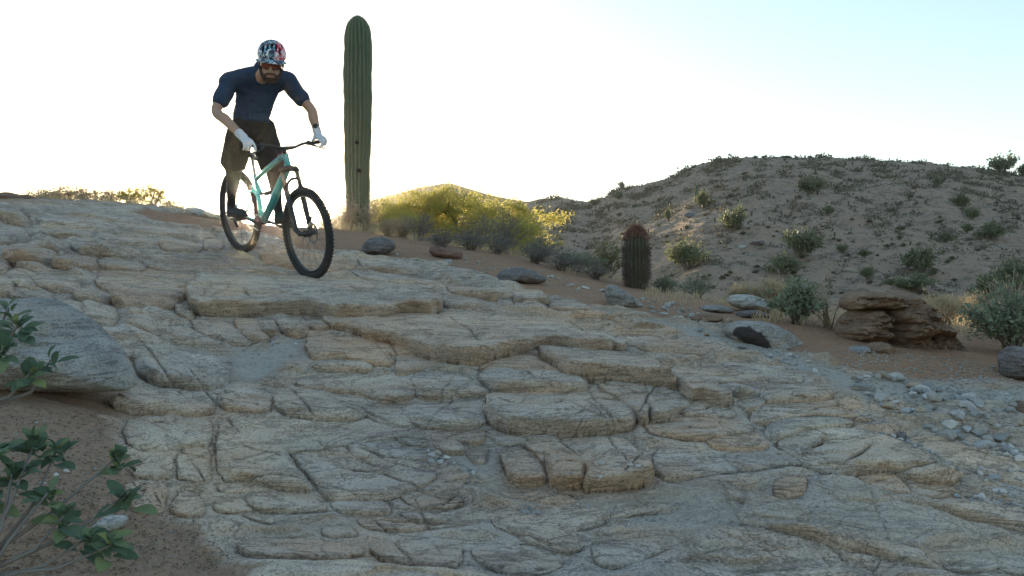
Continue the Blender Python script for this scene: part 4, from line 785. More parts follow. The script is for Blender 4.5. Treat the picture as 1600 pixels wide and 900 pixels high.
# bushes among the rocks on the right
bush('brittlebush', 'grey green leafy bush behind the boulder with the black patch', 'shrub', groundpt(1245, 0, 5.75), .40, .27, .36, M_sage, M_gtwig, 31, nleaf=1500, leaf=.035, lw=.5, nstem=16, forks=6, tw=.004)
bush('brittlebush', 'grey green bush with bare lower stems at the right edge', 'shrub', groundpt(1582, 0, 5.15), .52, .38, .45, M_sage, M_gtwig, 32, nleaf=2600, leaf=.032, lw=.5, nstem=20, forks=7, tw=.005)
bush('brittlebush', 'thin brown stemmed plant left of the rust brown boulder', 'shrub', groundpt(1295, 0, 5.7), .30, .36, .3, M_dryl, M_twig, 33, nleaf=160, leaf=.02, lw=.5, nstem=12, forks=6, tw=.003)
bush('creosote_bush', 'olive bush just left of the short barrel cactus', 'shrub', groundpt(950, 0, 11.5), .62, .50, .5, M_olive, M_gtwig, 34, nleaf=2200, leaf=.03, lw=.45, nstem=18, forks=7, tw=.005)
bush('sage_bush', 'pale green tuft right of the short barrel cactus', 'shrub', groundpt(1038, 0, 9.6), .34, .22, .3, M_sage, M_gtwig, 35, nleaf=1200, leaf=.03, lw=.3, nstem=20, forks=7, tw=.003)
bush('sage_bush', 'low grey green bush on the bank above the trail bend', 'shrub', groundpt(900, 0, 10.2), .75, .26, .5, M_sage, M_gtwig, 36, nleaf=1500, leaf=.03, lw=.3, nstem=20, forks=7, tw=.003)
bush('sage_bush', 'low sage clump between barrel cactus and pale tilted slab', 'shrub', groundpt(1090, 0, 8.4), .5, .24, .4, M_sage, M_gtwig, 37, nleaf=1000, leaf=.028, lw=.35, nstem=18, forks=6, tw=.003)
for px, d, W, H, s, lab in [(1165, 8.0, .34, .20, 41, 'small pale sunlit grass tuft touching the pale tilted slab'), (1205, 8.0, .48, .26, 42, 'larger pale sunlit grass tuft behind the pale tilted slab'), (1475, 6.6, .55, .22, 43, 'pale dry grass right of the rust brown boulder'), (1515, 6.9, .4, .26, 44, 'pale dry grass left of the bush at the right edge'),
        (1575, 5.6, .4, .52, 45, 'tall dry grass stalks rising above the right hand bush')]:
    bush('grass_tuft', lab, 'grass tuft', groundpt(px, 0, d), W, H, W*.8, M_dryl, M_twig, s, nleaf=2400 if px < 1550 else 300, leaf=.045, lw=.10, nstem=60 if px < 1550 else 30, forks=3, tw=.0022, up=1.2)
# ---- dry grass over the bank and crest
def grass(name, zones, m, seed):
    r = np.random.default_rng(seed); C, D, L = [], [], []
    for z, n, h, (d0, d1) in zones:
        a, b = z
        for i in range(n):
            px = a+(b-a)*r.random(); d = d0+(d1-d0)*r.random(); t = groundpt(px, 0, d)
            k = int(5+r.random()*8); C.append(np.array(t)+r.normal(size=(k, 3))*np.array([.03, .03, 0])); D.append(r.normal(size=(k, 3))*.35+np.array([0, 0, 1])); L.append(h*(.4+.9*r.random(k)))
    C = np.vstack(C); D = np.vstack(D); L = np.concatenate(L)
    return tag(link(name, leaves_mesh(name, C, D, L, .006, r), m, None, False), kind='stuff')
grass('dry_grass', [((500, 640), 200, .16, (12.2, 15)), ((640, 900), 300, .12, (11, 14.5)), ((860, 1010), 90, .10, (9.4, 12)), ((1010, 1320), 120, .08, (6.6, 9.5)), ((1320, 1640), 260, .09, (5.8, 8.5)), ((40, 340), 380, .10, (11.6, 13)), ((1180, 1300), 26, .09, (5.6, 6.2))], M_dryl, 3)
# ---- brittlebush in the foreground: rosettes of broad leaves, every leaf its own mesh
M_leaf = leaf_mat('broad_leaf', (.085,.135,.085), (.16,.215,.145), .22, 9, .8)
def big_leaf(k):
    r = np.random.default_rng(k); n = 7; V, Fc = [], []; bend = .1+.9*r.random(); w0 = .46+.10*r.random()
    for i in range(n+1):
        t = i/n; wd = w0*math.sin(min(1, t*1.0)**1.25*math.pi)**.75*(1 if t < .55 else 1)*.5+.012
        z = .20*t-bend*t*t*.6; x = t
        for j, u in enumerate((-1, -.5, 0, .5, 1)): V.append((x, u*wd, z+abs(u)*wd*.32+.012*math.sin(9*t+u*2+k)))
    for i in range(n):
        for j in range(4): a = i*5+j; Fc.append((a, a+1, a+6, a+5))
    me = mesh('leaf', V, Fc); me.materials.append(M_leaf); return me
_n = M_leaf.node_tree; _b = _n.nodes['Principled BSDF']; _l = _b.inputs['Base Color'].links[0].from_socket; _oi = _n.nodes.new('ShaderNodeObjectInfo')
_c = mix(_n, 1.0, _l, ramp(_n, _oi.outputs['Random'], [(0, (.62, .70, .62)), (.5, (1, 1, 1)), (.85, (1.35, 1.25, 1.0)), (1, (1.9, 1.5, .9))]), 'MULTIPLY')
_n.links.new(_c, _b.inputs['Base Color']); _n.links.new(_c, _n.nodes['Translucent BSDF'].inputs[0])
BLV = [big_leaf(k) for k in range(8)]
def rosette(parent, c, dirv, n, L, r):
    dirv = dirv.normalized()
    for i in range(n):
        a = i*2.4+r.random()*.5; u = dirv.orthogonal().normalized(); v = dirv.cross(u)
        out_ = u*math.cos(a)+v*math.sin(a); s = i/n
        d = (out_*(.45+.65*s)+dirv*(1.0-.75*s)+rnd(r)*.28).normalized()
        o = link('leaf', BLV[r.integers(8)], None, parent); sc_ = L*(.40+.55*s+.35*r.random())
        side = dirv.cross(d); side = side.normalized() if side.length > 1e-4 else u
        M = Matrix((d, side, d.cross(side))).transposed().to_4x4(); o.matrix_local = Matrix.Translation(c-parent.location-dirv*(.035*s+.01*r.random())+rnd(r)*.006)@M@Matrix.Scale(sc_, 4)
def brittle(label, base, heads, seed, L):
    r = np.random.default_rng(seed); e = empty('leafy_plant', base, label, 'plant'); T = Tubes()
    for (px, py, d), n in heads:
        c = P(px, py, d); b = base+rnd(r)*.01; m = b.lerp(c, .55)+Vector((r.normal()*.02, r.normal()*.02, -.02))
        T.tube([b-e.location, m-e.location, c-e.location], [.0055, .004, .0025], 6)
        rosette(e, c, (c-m).normalized()*.4+Vector((.12*r.normal(), -.55, .75)), n, L, r)
    T.build('stem', M_gtwig, e); return e
base1 = P(-70, 640, 2.2)
brittle('leafy green plant reaching over the grey boulder from the left', P(-60, 650, 2.15), [((30, 505, 2.15), 16), ((5, 545, 2.1), 11), ((50, 580, 2.15), 13), ((-25, 500, 2.2), 10), ((12, 480, 2.3), 6), ((80, 562, 2.2), 7)], 3, .056)
brittle('broad leaved green plant on the soil at the lower left', P(-30, 900, 1.8), [((55, 690, 1.95), 18), ((20, 735, 1.9), 17), ((90, 700, 2.0), 12), ((185, 712, 2.05), 13), ((75, 770, 1.9), 12), ((195, 775, 2.0), 11), ((100, 805, 1.9), 11), ((140, 838, 1.9), 11), ((178, 850, 1.9), 14), ((-10, 700, 1.9), 12), ((-20, 780, 1.85), 12)], 4, .056)

C, r = litter(2600, 21); D = r.normal(size=(len(C), 3))*np.array([1, 1, .12]); M_lit = plain('litter', (.16,.11,.075), .95, vary=.5, scale=60)
tag(link('leaf_litter', leaves_mesh('leaf_litter', C, D, .005+.013*r.random(len(C))**2, .002+.004*r.random(len(C)), r), M_lit, None, False), kind='stuff')
# ================================================================ cacti
def cactus_mat(name, c1, c2, ridge, woody=.9):
    m, n, b = new_mat(name); c = mix(n, noise(n, 5, 5, .65), c1, c2)
    c = mix(n, attr(n, 'ridge'), c, ridge)
    c = mix(n, ramp(n, noise(n, 3.2, 6, .7, stretch=(1, 1, .4)), [(.60, (0,)*3), (.70, (1,)*3)]), c, (.13,.105,.07))
    tc = n.nodes.new('ShaderNodeTexCoord'); sx = n.nodes.new('ShaderNodeSeparateXYZ'); n.links.new(tc.outputs['Object'], sx.inputs[0])
    low = math_(n, 'ADD', math_(n, 'MULTIPLY', sx.outputs[2], -1.6), math_(n, 'MULTIPLY', noise(n, 5, 6, .7, stretch=(1, 1, .5)), 2.4))
    c = mix(n, math_(n, 'MULTIPLY', ramp(n, low, [(.35, (0,)*3), (.75, (1,)*3)]), woody), c, (.16, .125, .085))
    c = mix(n, ramp(n, noise(n, 2.0, 5, .6, stretch=(1, 1, .8)), [(.35, (.0,)*3), (.65, (.35,)*3)]), c, [v*.62 for v in c1])
    n.links.new(c, b.inputs['Base Color']); b.inputs['Roughness'].default_value = .7; bump(n, b, [(noise(n, 60, 4), .4)], .01); return m
def ribbed(Hh, rad, ribs, depth, nz, dome, taper, seed):
    r = np.random.default_rng(seed); na = ribs*8; V, Rg = [], []
    zs = np.concatenate([np.linspace(-.03, Hh-dome, nz), Hh-dome+dome*np.sin(np.linspace(0, math.pi/2, 12)[1:])])
    for i, z in enumerate(zs):
        t = z/Hh; R0 = rad*np.interp(t, [p[0] for p in taper], [p[1] for p in taper])
        if z > Hh-dome: R0 *= math.sqrt(max(1-((z-Hh+dome)/dome)**2, 0.0004))
        for j in range(na):
            a = 2*math.pi*j/na; w_ = abs(math.cos(a*ribs/2+.25*math.sin(z*2)))**1.3
            wob = 1+.022*math.sin(z*9+a*3)+.02*math.sin(z*23+a*5)+.03*math.sin(z*3.1+seed)*math.sin(z*1.3+a)
            rr = R0*(1-depth*(1-w_))*wob; V.append((rr*math.cos(a), rr*math.sin(a), z)); Rg.append(sstep(.82, 1.0, w_))
    n = len(zs); I = np.arange(n*na).reshape(n, na); J = np.roll(I, -1, 1)
    Fq = np.stack([I[:-1], J[:-1], J[1:], I[1:]], -1).reshape(-1, 4); me = mesh('cactus', V, Fq)
    bm = bmesh.new(); bm.from_mesh(me); bm.faces.new([v for v in list(bm.verts)[-na:]]) if False else None; bm.free()
    set_attr(me, 'ridge', np.array(Rg, float)); return me, np.array(V), np.array(Rg).ravel()
def spines(V, Rg, n, L, r, thick, up=0.0, zmin=0.0, ctr=True):
    k = np.where((Rg > .6) & (V[:, 2] > zmin))[0]; k = r.choice(k, n); T = []
    c = V[k]; o = c.copy(); o[:, 2] *= .0; o /= np.maximum(np.linalg.norm(o, axis=1)[:, None], 1e-5)
    d = o+r.normal(size=(n, 3))*.7+np.array([0, 0, up]); return leaves_mesh('spines', c, d, L*(.5+r.random(n)), thick, r)
M_sag = cactus_mat('saguaro_skin', (.06,.105,.055), (.095,.15,.08), (.15,.17,.11)); M_bar = cactus_mat('barrel_skin', (.05,.062,.04), (.085,.09,.055), (.15,.105,.08), .2)
M_spine = leaf_mat('spine', (.22,.17,.12), (.32,.25,.18), .3); M_spined = plain('dark_spine', (.12,.085,.07), .8); M_spiner = plain('red_spine', (.33,.17,.13), .8)
M_hole = plain('hole', (.02,.018,.015), .95)
r = np.random.default_rng(2)
b0 = groundpt(559, 0, 14.0); Hs = (450-25)/F*14+CZ-b0.z
cx = empty('saguaro_cactus', b0, 'tall single columned saguaro cactus beside the rider', 'cactus')
me, V, Rg = ribbed(Hs, .225, 20, .20, 90, .34, [(0, .74), (.1, .80), (.3, .88), (.55, .98), (.8, 1.0), (.9, .95), (1, .93)], 1); me.name = 'column'
link('column', me, M_sag, cx); link('spines', spines(V, Rg, 8000, .028, r, .0025), M_spine, cx, False)
for (px, py) in [(561, 226), (564, 269)]:
    T = Tubes(); z = CZ+(450-py)/F*14-b0.z; x = (px-559)/F*14; T.tube([(x, -.15, z), (x, -.215, z)], [.035, .03], 10); T.build('hole', M_hole, cx)
b1 = groundpt(994, 0, 9.6); cb = empty('barrel_cactus', b1, 'short dark barrel cactus with a reddish spiny crown', 'cactus')
Hb = (450-357)/F*9.6+CZ-b1.z
me, V, Rg = ribbed(Hb, .130, 18, .2, 40, .20, [(0, .80), (.15, .95), (.4, 1.0), (.75, .98), (1, .9)], 2); me.name = 'body'
link('body', me, M_bar, cb); link('spines', spines(V, Rg, 5200, .045, r, .0035, .2), M_spined, cb, False); link('crown_spines', spines(V, Rg, 1800, .055, r, .004, .6, Hb*.78), M_spiner, cb, False)
# ================================================================ hillside plants
def hill_variant(seed, flat, leafm):
    rr = np.random.default_rng(seed); T, me = bush_parts(1.0, flat, 1.0, rr, nstem=14, nleaf=1500, leaf=.085, lw=.5, tw=.008, forks=7, open_=.8); me.name = 'foliage'; me.materials.append(leafm)
    tm = mesh('twigs', T.V, T.F); tm.materials.append(M_gtwig); return tm, me
HV = [hill_variant(60+k, .62, M_hillg) for k in range(4)]; HD = [hill_variant(70+k, .5, M_hilld) for k in range(3)]
def hill_bush(px, py, w_, h_, var, label, group=None, name='hill_bush', cat='bush'):
    q_ = hill_hit(px, py); S = w_/F*q_.y; e = empty(name, q_-Vector((0, 0, .03*S)), label, cat, group, random.random()*6)
    for nm, me in zip(('twigs', 'foliage'), var):
        o = link(nm, me, None, e, False); o.scale = (S, S, S*(h_/w_)/.58)
    return e
BIG = [(1150,360,45,38,'roundest green bush high on the slope above the pink boulder'),(1075,422,66,46,'broad green bush on the lower slope right of the barrel cactus'),(1098,326,26,26,'green bush at the foot of the distant saguaro'),(1045,346,15,18,'small upright bush left of the distant saguaro slope'),
 (1267,304,40,30,'dark bush high on the hill under its flat summit'),(1252,402,63,44,'large bright green bush in the middle of the slope'),(1225,430,56,30,'low green bush directly below the large bright one'),(1293,337,20,15,'small bush right of the dark summit bush'),
 (1501,322,28,20,'dark green bush high on the right slope'),(1518,343,24,18,'green bush just below the dark high one on the right'),(1550,376,44,28,'broad bush halfway down the right slope'),(1443,428,66,38,'large dark green bush above the rust brown boulder'),(1427,455,72,28,'wide low bush directly below the large dark green one'),
 (1592,460,72,56,'big bush cut by the right edge low on the slope'),(1545,470,56,40,'bush left of the big one at the right edge'),(1356,436,28,18,'olive bush by itself low on the slope'),(1350,402,22,14,'brownish bush by itself in the middle of the slope'),(1317,396,20,14,'small brown bush right of the large bright green one'),(1478,380,26,15,'flat dark bush above the large dark green one'),
 (1510,364,20,14,'small dry bush left of the broad halfway bush'),(1465,291,18,14,'bush near the skyline on the right slope'),(931,320,22,9,'low bush on the left shoulder of the hill'),(967,312,16,12,'bush on the saddle left of the hill')]
for i, (px, py, w_, h_, lab) in enumerate(BIG): hill_bush(px, py, w_, h_, HV[i % 4], lab)
rr = np.random.default_rng(8)
for i in range(200):
    px = 850+780*rr.random(); yr = interp(px, RIDGE); py = yr+4+(470-yr)*rr.random()**1.1
    w_ = (4+9*rr.random()**1.5)*(.7+.5*(py-yr)/200)
    v = HD[rr.integers(3)] if rr.random() < .6 else HV[rr.integers(4)]
    hill_bush(px, py, w_, w_*(.45+.3*rr.random()), v, ('small dry brown bush' if v in HD else 'small green bush')+' dotted over the shaded hillside', 'small bushes on the hillside')
for i in range(26):
    px = 930+690*rr.random(); yr = interp(px, RIDGE); w_ = 4+6*rr.random()
    hill_bush(px, yr+1.5, w_, w_*.6, HD[rr.integers(3)], 'tiny bush breaking the skyline of the hill', 'bushes along the hill skyline')
hill_bush(1569, 271, 46, 30, HV[1], 'spreading tree standing on the hill skyline at right', None, 'skyline_tree', 'tree'); hill_bush(1601, 275, 24, 18, HV[2], 'smaller tree on the skyline by the right edge', None, 'skyline_tree', 'tree'); hill_bush(970, 296, 12, 12, HV[3], 'small pale tree on the skyline above the saddle', None, 'skyline_tree', 'tree')
# dark barrel cacti far up the slope
bm_, V, Rg = ribbed(1.0, .24, 10, .2, 8, .3, [(0, .85), (.5, 1), (1, .9)], 3); bm_.name = 'hill_cactus'; bm_.materials.append(M_bar)
for o_ in [(1318,262),(1322,259),(1332,257),(1274,270),(1327,284),(1298,292),(1303,291),(1358,302),(1347,313),(1347,318),(1326,320),(1420,311),(1435,277),(1376,279),(1398,282),(1404,264),(1230,317),(1212,331),(1263,307),(1366,345),(1301,362),(1405,370),(1370,372),(1162,282),(1165,283),(1183,279),(1136,313),(1174,337),(1211,332),(1192,353),(1210,351),(1117,348),(1116,346),(1065,361),(951,330),(871,368),(880,345),(925,360),(945,312),(1330,361),(1304,369),(1225,366),(1242,300),(1218,270),(1400,262)]+[(940+600*rr.random(), 280+130*rr.random()) for _ in range(26)]:
    if o_[1] < interp(o_[0], RIDGE)+5: continue
    q_ = hill_hit(*o_); S = (3.4+3.6*rr.random())/F*q_.y; o = link('hill_cactus', bm_, None, None); o.location = q_-Vector((0, 0, .1*S)); o.scale = (S, S, S*(1+.3*rr.random())); o.rotation_euler = (rr.normal()*.1, rr.normal()*.1, 0)
    tag(o, 'short dark cactus stub standing on the shaded hillside', 'cactus', 'dark cactus stubs on the hillside')
q_ = hill_hit(1088, 322); S = 32/F*q_.y; me, V, Rg = ribbed(1.0, .075, 12, .2, 20, .1, [(0, .85), (.6, 1), (1, .9)], 4); me.name = 'distant_saguaro'
o = link('distant_saguaro', me, M_sag); o.location = q_; o.scale = (S,)*3; tag(o, 'distant thin saguaro cactus standing on the left slope', 'cactus')
# rocks on the slope
for (px, py, w_, m, lab) in [(1160, 386, 15, M_pale, 'pinkish boulder with a lit face on the slope'), (1186, 384, 28, M_dark, 'dark rock heap right of the pinkish boulder'), (1080, 338, 26, M_dark, 'dark rock outcrop under the distant saguaro'), (1105, 335, 16, M_brown, 'brown rock beside the outcrop under the distant saguaro')]:
    q_ = hill_hit(px, py); S = w_/F*q_.y*.5; me = ST[px % 16].copy(); me.materials.clear(); o = link('hill_rock', me, m, None, False); o.location = q_; o.scale = (S, S, S*.7); tag(o, lab, 'rock')
# small stones over the slope
Vs, Fs, off = [], [], 0
oct_v = np.array([[1,0,0],[-1,0,0],[0,1,0],[0,-1,0],[0,0,.7],[0,0,-.7]], float); oct_f = np.array([[0,2,4],[2,1,4],[1,3,4],[3,0,4],[2,0,5],[1,2,5],[3,1,5],[0,3,5]])
pxs = 840+800*rr.random(11000); tt = rr.random(11000)**.8; X, Y, Z = hill_point(pxs, tt)
for x, y, z in zip(X, Y, Z):
    s = (.9+3.0*rr.random()**3)*y/F*.8; Vs.append(oct_v*(1+.4*rr.normal(size=(6, 1)).clip(-1, 1))*s*np.array([1.3, 1, .8])+np.array([x, y, z])); Fs.append(oct_f+off); off += 6
tag(link('hill_stones', mesh('hill_stones', np.vstack(Vs), np.vstack(Fs)), simple_rock('hill_stone', (.17,.145,.12), (.46,.41,.35)), None, False), kind='stuff')

# low scrub too small and dense to pick apart
n = 4200; pxs = 830+820*rr.random(n*2); tt = rr.random(n*2)**.75; dens = fbm(pxs*.02, tt*9, 0*tt, 3); k = dens > -.15+.4*rr.random(n*2); X, Y, Z = hill_point(pxs[k], tt[k]); C, D, L = [], [], []
for x, y, z in zip(X, Y, Z):
    m = 16; s = (2.2+7.5*rr.random()**2)*y/F; C.append(np.array([x, y, z])+rr.normal(size=(m, 3))*np.array([.55, .55, .16])*s+np.array([0, 0, .15*s])); D.append(rr.normal(size=(m, 3))+np.array([0, 0, .6])); L.append(np.full(m, .62*s))
C, D, L = np.vstack(C), np.vstack(D), np.concatenate(L); tag(link('hill_scrub', leaves_mesh('hill_scrub', C, D, L, L*.5, rr), M_hilld, None, False), kind='stuff')
# ================================================================ the mountain bike (local x forward, y to the rider's left, z up, origin on the rear axle)
RA, FA = P(374, 330, 7.93), P(480, 365, 7.10)
bx_ = (FA-RA).normalized(); lean = R(-9.0)
bz_ = (Vector((0, 0, 1))-bx_*bx_.z).normalized(); by_ = bz_.cross(bx_)
rot = Matrix.Rotation(lean*-1, 3, bx_); 
if (rot@bz_).x > bz_.x: rot = Matrix.Rotation(lean, 3, bx_)        # leaning towards the rider's right hand
bz_ = rot@bz_; by_ = rot@by_
WB = (FA-RA).length; WR = .370
base = RA-bz_*WR
bike = empty('mountain_bike', (0, 0, 0), 'teal full suspension mountain bike rolling down onto the ledge', 'bicycle')
BM = Matrix((bx_, by_, bz_)).transposed().to_4x4(); BM.translation = base; bike.matrix_world = BM
def BW(x, y, z): return BM@Vector((x, y, z+WR))
UP = Vector((0, 0, WR))
M_tyre = plain('tyre_rubber', (.035, .034, .034), .85, spec=.3, bmp=.3); M_blk = plain('black_metal', (.028, .028, .03), .45, 0.2, spec=.5); M_teal = plain('teal_paint', (.035, .33, .35), .32, 0.1, spec=.6, vary=.08)
M_sil = plain('steel', (.42, .42, .42), .35, .9); M_gold = plain('stanchion', (.33, .25, .17), .25, .6); M_rim = plain('rim', (.05, .05, .052), .4, .4)
def torus(major, minor, nu=72, nv=12, sq=1.0):
    V, Fc = [], []
    for i in range(nu):
        a = 2*math.pi*i/nu
        for j in range(nv):
            b = 2*math.pi*j/nv; rr = major+minor*math.cos(b); V.append((rr*math.cos(a), minor*sq*math.sin(b), rr*math.sin(a)))
    for i in range(nu):
        for j in range(nv): a, b = i*nv+j, i*nv+(j+1) % nv; c, d = ((i+1) % nu)*nv+j, ((i+1) % nu)*nv+(j+1) % nv; Fc.append((a, b, d, c))
    return V, Fc
def boxes(L):
    """list of (centre, half x axis, half y axis, half z axis)"""
    V, Fc = [], []
    for c, a, b, e in L:
        o = len(V)
        for i in (-1, 1):
            for j in (-1, 1):
                for k in (-1, 1): V.append(tuple(c+a*i*(1 if k < 0 else .85)+b*j*(1 if k < 0 else .85)+e*k))
        for f in ((0,1,3,2),(4,6,7,5),(0,4,5,1),(2,3,7,6),(0,2,6,4),(1,5,7,3)): Fc.append(tuple(o+x for x in f))
    return V, Fc
def wheel(parent, c, front):
    w_ = empty('wheel', c); w_.parent = bike
    V, Fc = torus(.340, .0285); link('tyre', mesh('tyre', V, Fc), M_tyre, w_)
    L = []
    for i in range(78):
        for row, off in ((0, 0), (1, .5), (-1, .5)):
            a = 2*math.pi*(i+off)/78; rad = Vector((math.cos(a), 0, math.sin(a))); tan_ = Vector((-math.sin(a), 0, math.cos(a)))
            n_ = (rad*math.cos(row*.75)+Vector((0, math.sin(row*.75), 0))); c_ = rad*.340+n_*.0295; s_ = n_.cross(tan_)
            L.append((c_, tan_*.0075, s_*.006, n_*.0042))
    V, Fc = boxes(L); link('tread_knobs', mesh('tread_knobs', V, Fc), M_tyre, w_, False)
    V, Fc = torus(.306, .011, 72, 8, 1.5); link('rim', mesh('rim', V, Fc), M_rim, w_)
    T = Tubes()
    for i in range(28):
        a = 2*math.pi*i/28; sd = 1 if i % 2 else -1; b = a+(1 if (i//2) % 2 else -1)*.9
        T.tube([(.024*math.cos(b), sd*.028, .024*math.sin(b)), (.302*math.cos(a), sd*.004, .302*math.sin(a))], .0012, 3)
    T.build('spokes', M_blk, w_)
    T = Tubes(); hw = .052 if front else .07; T.tube([(0, -hw, 0), (0, -.032, 0), (0, -.03, 0), (0, .03, 0), (0, .032, 0), (0, hw, 0)], [.013, .016, .027, .027, .016, .013], 14); T.build('hub', M_blk, w_)
    ys = .046 if front else .060
    V, Fc = [], []
    for i in range(40):
        a = 2*math.pi*i/40
        for rr in (.066, .090+.002*math.sin(8*a)): V += [(rr*math.cos(a), ys, rr*math.sin(a)), (rr*math.cos(a), ys+.002, rr*math.sin(a))]
    for i in range(40):
        a, b = i*4, ((i+1) % 40)*4; Fc += [(a, b, b+2, a+2), (a+1, a+3, b+3, b+1), (a+2, b+2, b+3, a+3), (a, a+1, b+1, b)]
    V0 = len(V)
    for i in range(6):
        a = i*math.pi/3; b = a+.35; n = len(V)
        for (rr, an, wd) in ((.022, b, .004), (.067, a, .004)):
            tx, tz = -math.sin(an)*wd, math.cos(an)*wd
            for s in (-1, 1): V.append((rr*math.cos(an)+tx*s, ys+.001, rr*math.sin(an)+tz*s))
        Fc.append((n, n+1, n+3, n+2))
    link('brake_disc', mesh('brake_disc', V, Fc), M_sil, w_, False)
    if not front:
        T = Tubes()
        for k, rr in enumerate((.085, .072, .060, .049, .039, .030)): T.tube([(0, -.034-k*.0055, 0), (0, -.037-k*.0055, 0)], rr, 28)
        T.build('cassette', M_sil, w_)
    return w_
wheel(bike, UP, False); wheel(bike, Vector((WB, 0, WR)), True)
ax = Vector((-math.cos(R(66)), 0, math.sin(R(66)))); fo = Vector((math.sin(R(66)), 0, math.cos(R(66))))
AX0 = Vector((WB, 0, 0))-fo*.044; CR0 = AX0+ax*.545
BB = Vector((.435, 0, -.03)); ST0 = Vector((.335, 0, .34)); HT0, HT1 = CR0+ax*.018, CR0+ax*.128
def bt(name, ps, r, m, k=10, parent=bike):
    T = Tubes(); T.tube([Vector(p)+UP for p in ps], r, k); return T.build(name, m, parent)
fr = bt('head_tube', [HT0, HT0+ax*.012, HT1-ax*.012, HT1], [.029, .0255, .0255, .029], M_teal, 16)
bt('down_tube', [HT0+ax*.03, HT0.lerp(BB, .08)+Vector((0, 0, .012)), HT0.lerp(BB, .5), BB+Vector((.03, 0, .02))], [.026, .033, .036, .032], M_teal, 14)
bt('top_tube', [HT1-ax*.03, HT1.lerp(ST0, .12), HT1.lerp(ST0, .6), ST0+Vector((.0, 0, -.02))], [.022, .024, .021, .017], M_teal, 14)
bt('seat_tube', [BB, BB.lerp(ST0, .5), ST0+Vector((-.006, 0, .024))], [.030, .020, .0185], M_teal, 14)
T = Tubes()
for s in (-1, 1):
    T.tube([UP+BB+Vector((-.01, s*.03, .01)), UP+BB+Vector((-.14, s*.042, .018)), UP+Vector((.0, s*.068, 0))], [.016, .012, .011], 8)
    T.tube([UP+Vector((.35, s*.03, .235)), UP+Vector((.24, s*.045, .20)), UP+Vector((.0, s*.068, .0))], [.010, .010, .010], 8)
    T.tube([UP+Vector((.40, s*.026, .20)), UP+Vector((.35, s*.03, .235)), UP+Vector((.33, s*.03, .28))], [.013, .015, .011], 8)
T.build('rear_triangle', M_teal, bike)
bt('shock', [(.42, 0, .215), (.50, 0, .228), (.505, 0, .229), (.56, 0, .24), (.64, 0, .262)], [.011, .011, .022, .022, .018], M_blk, 12)
bt('seatpost', [ST0+Vector((-.004, 0, .0)), ST0+Vector((-.022, 0, .07)), ST0+Vector((-.048, 0, .165))], [.0155, .0150, .0150], M_sil, 12)
# saddle: a lofted shell, broad at the back
V, Fc = [], []; sb = ST0+Vector((-.055, 0, .178))+UP
for i in range(14):
    t = i/13; xx = -.13+.27*t; hw = .068*(1-sstep(.15, .62, t))+.018; zz = .010*math.sin(t*6)+.012*(1-t)
    for j in range(10):
        a = 2*math.pi*j/10; V.append(tuple(sb+Vector((xx, hw*math.cos(a), zz+(.014 if math.sin(a) > 0 else .024)*math.sin(a)))))
for i in range(13):
    for j in range(10): Fc.append((i*10+j, i*10+(j+1) % 10, (i+1)*10+(j+1) % 10, (i+1)*10+j))
Fc += [tuple(range(10))[::-1], tuple(range(130, 140))]
link('saddle', mesh('saddle', V, Fc), M_blk, bike)
# fork
bt('fork_crown', [CR0+Vector((0, -.078, -.012)), CR0+Vector((.004, -.06, .004)), CR0+Vector((.006, 0, .012)), CR0+Vector((.004, .06, .004)), CR0+Vector((0, .078, -.012))], [.021, .024, .027, .024, .021], M_blk, 12)
for s in (-1, 1):
    o = Vector((0, s*.066, 0)); bt('stanchion', [CR0+o-ax*.005, CR0+o-ax*.17], .0178, M_gold, 14)
    lw = bt('fork_lower', [CR0+o-ax*.14, CR0+o-ax*.155, CR0+o-ax*.33, AX0+o+ax*.05, Vector((WB, s*.062, 0))+ax*.0], [.025, .0235, .0225, .021, .019], M_blk, 14)
a0 = CR0-ax*.165
bt('fork_arch', [a0+Vector((0, -.066, 0)), a0+fo*.03+ax*.045+Vector((0, -.058, 0)), a0+fo*.045+ax*.075+Vector((0, -.025, 0)), a0+fo*.045+ax*.078+Vector((0, .025, 0)), a0+fo*.03+ax*.045+Vector((0, .058, 0)), a0+Vector((0, .066, 0))], [.014, .012, .012, .012, .012, .014], M_blk, 10)
bt('axle', [Vector((WB, -.082, 0)), Vector((WB, .082, 0))], .015, M_blk, 12)
bt('brake_caliper', [AX0+Vector((-.05, .062, .08)), AX0+Vector((-.02, .062, .135))], .021, M_blk, 10)
# cockpit
STM = HT1+ax*.035; BC = STM+fo*.045+Vector((0, 0, .004))
bt('stem', [HT1, STM+ax*.008, STM+ax*.018], [.019, .019, .016], M_blk, 12); bt('stem_clamp', [STM, STM.lerp(BC, .6), BC], [.019, .017, .021], M_blk, 12)
def bar(y): s = abs(y); return BC+Vector((-.035*sstep(.10, .38, s)-.02*max(0, s-.15), y, .030*sstep(.05, .16, s)+.01*max(0, s-.16)))
bt('handlebar', [bar(y) for y in np.linspace(-.385, .385, 21)], [.0115 if abs(y) > .07 else .0165 for y in np.linspace(-.385, .385, 21)], M_blk, 10)
for s in (-1, 1):
    bt('grip', [bar(s*.25), bar(s*.255), bar(s*.32), bar(s*.385), bar(s*.39)], [.017, .0165, .0165, .0165, .018], M_tyre, 12)
    c = bar(s*.205); cl = bt('brake_lever', [c, c+Vector((.03, s*.01, -.008)), c+Vector((.062, s*.035, -.022)), c+Vector((.072, s*.075, -.036)), c+Vector((.068, s*.115, -.042))], [.018, .013, .0075, .006, .006], M_blk, 8)
    bt('brake_clamp', [c+Vector((0, -s*.012, 0)), c+Vector((0, s*.012, 0))], .020, M_blk, 12)
T = Tubes()
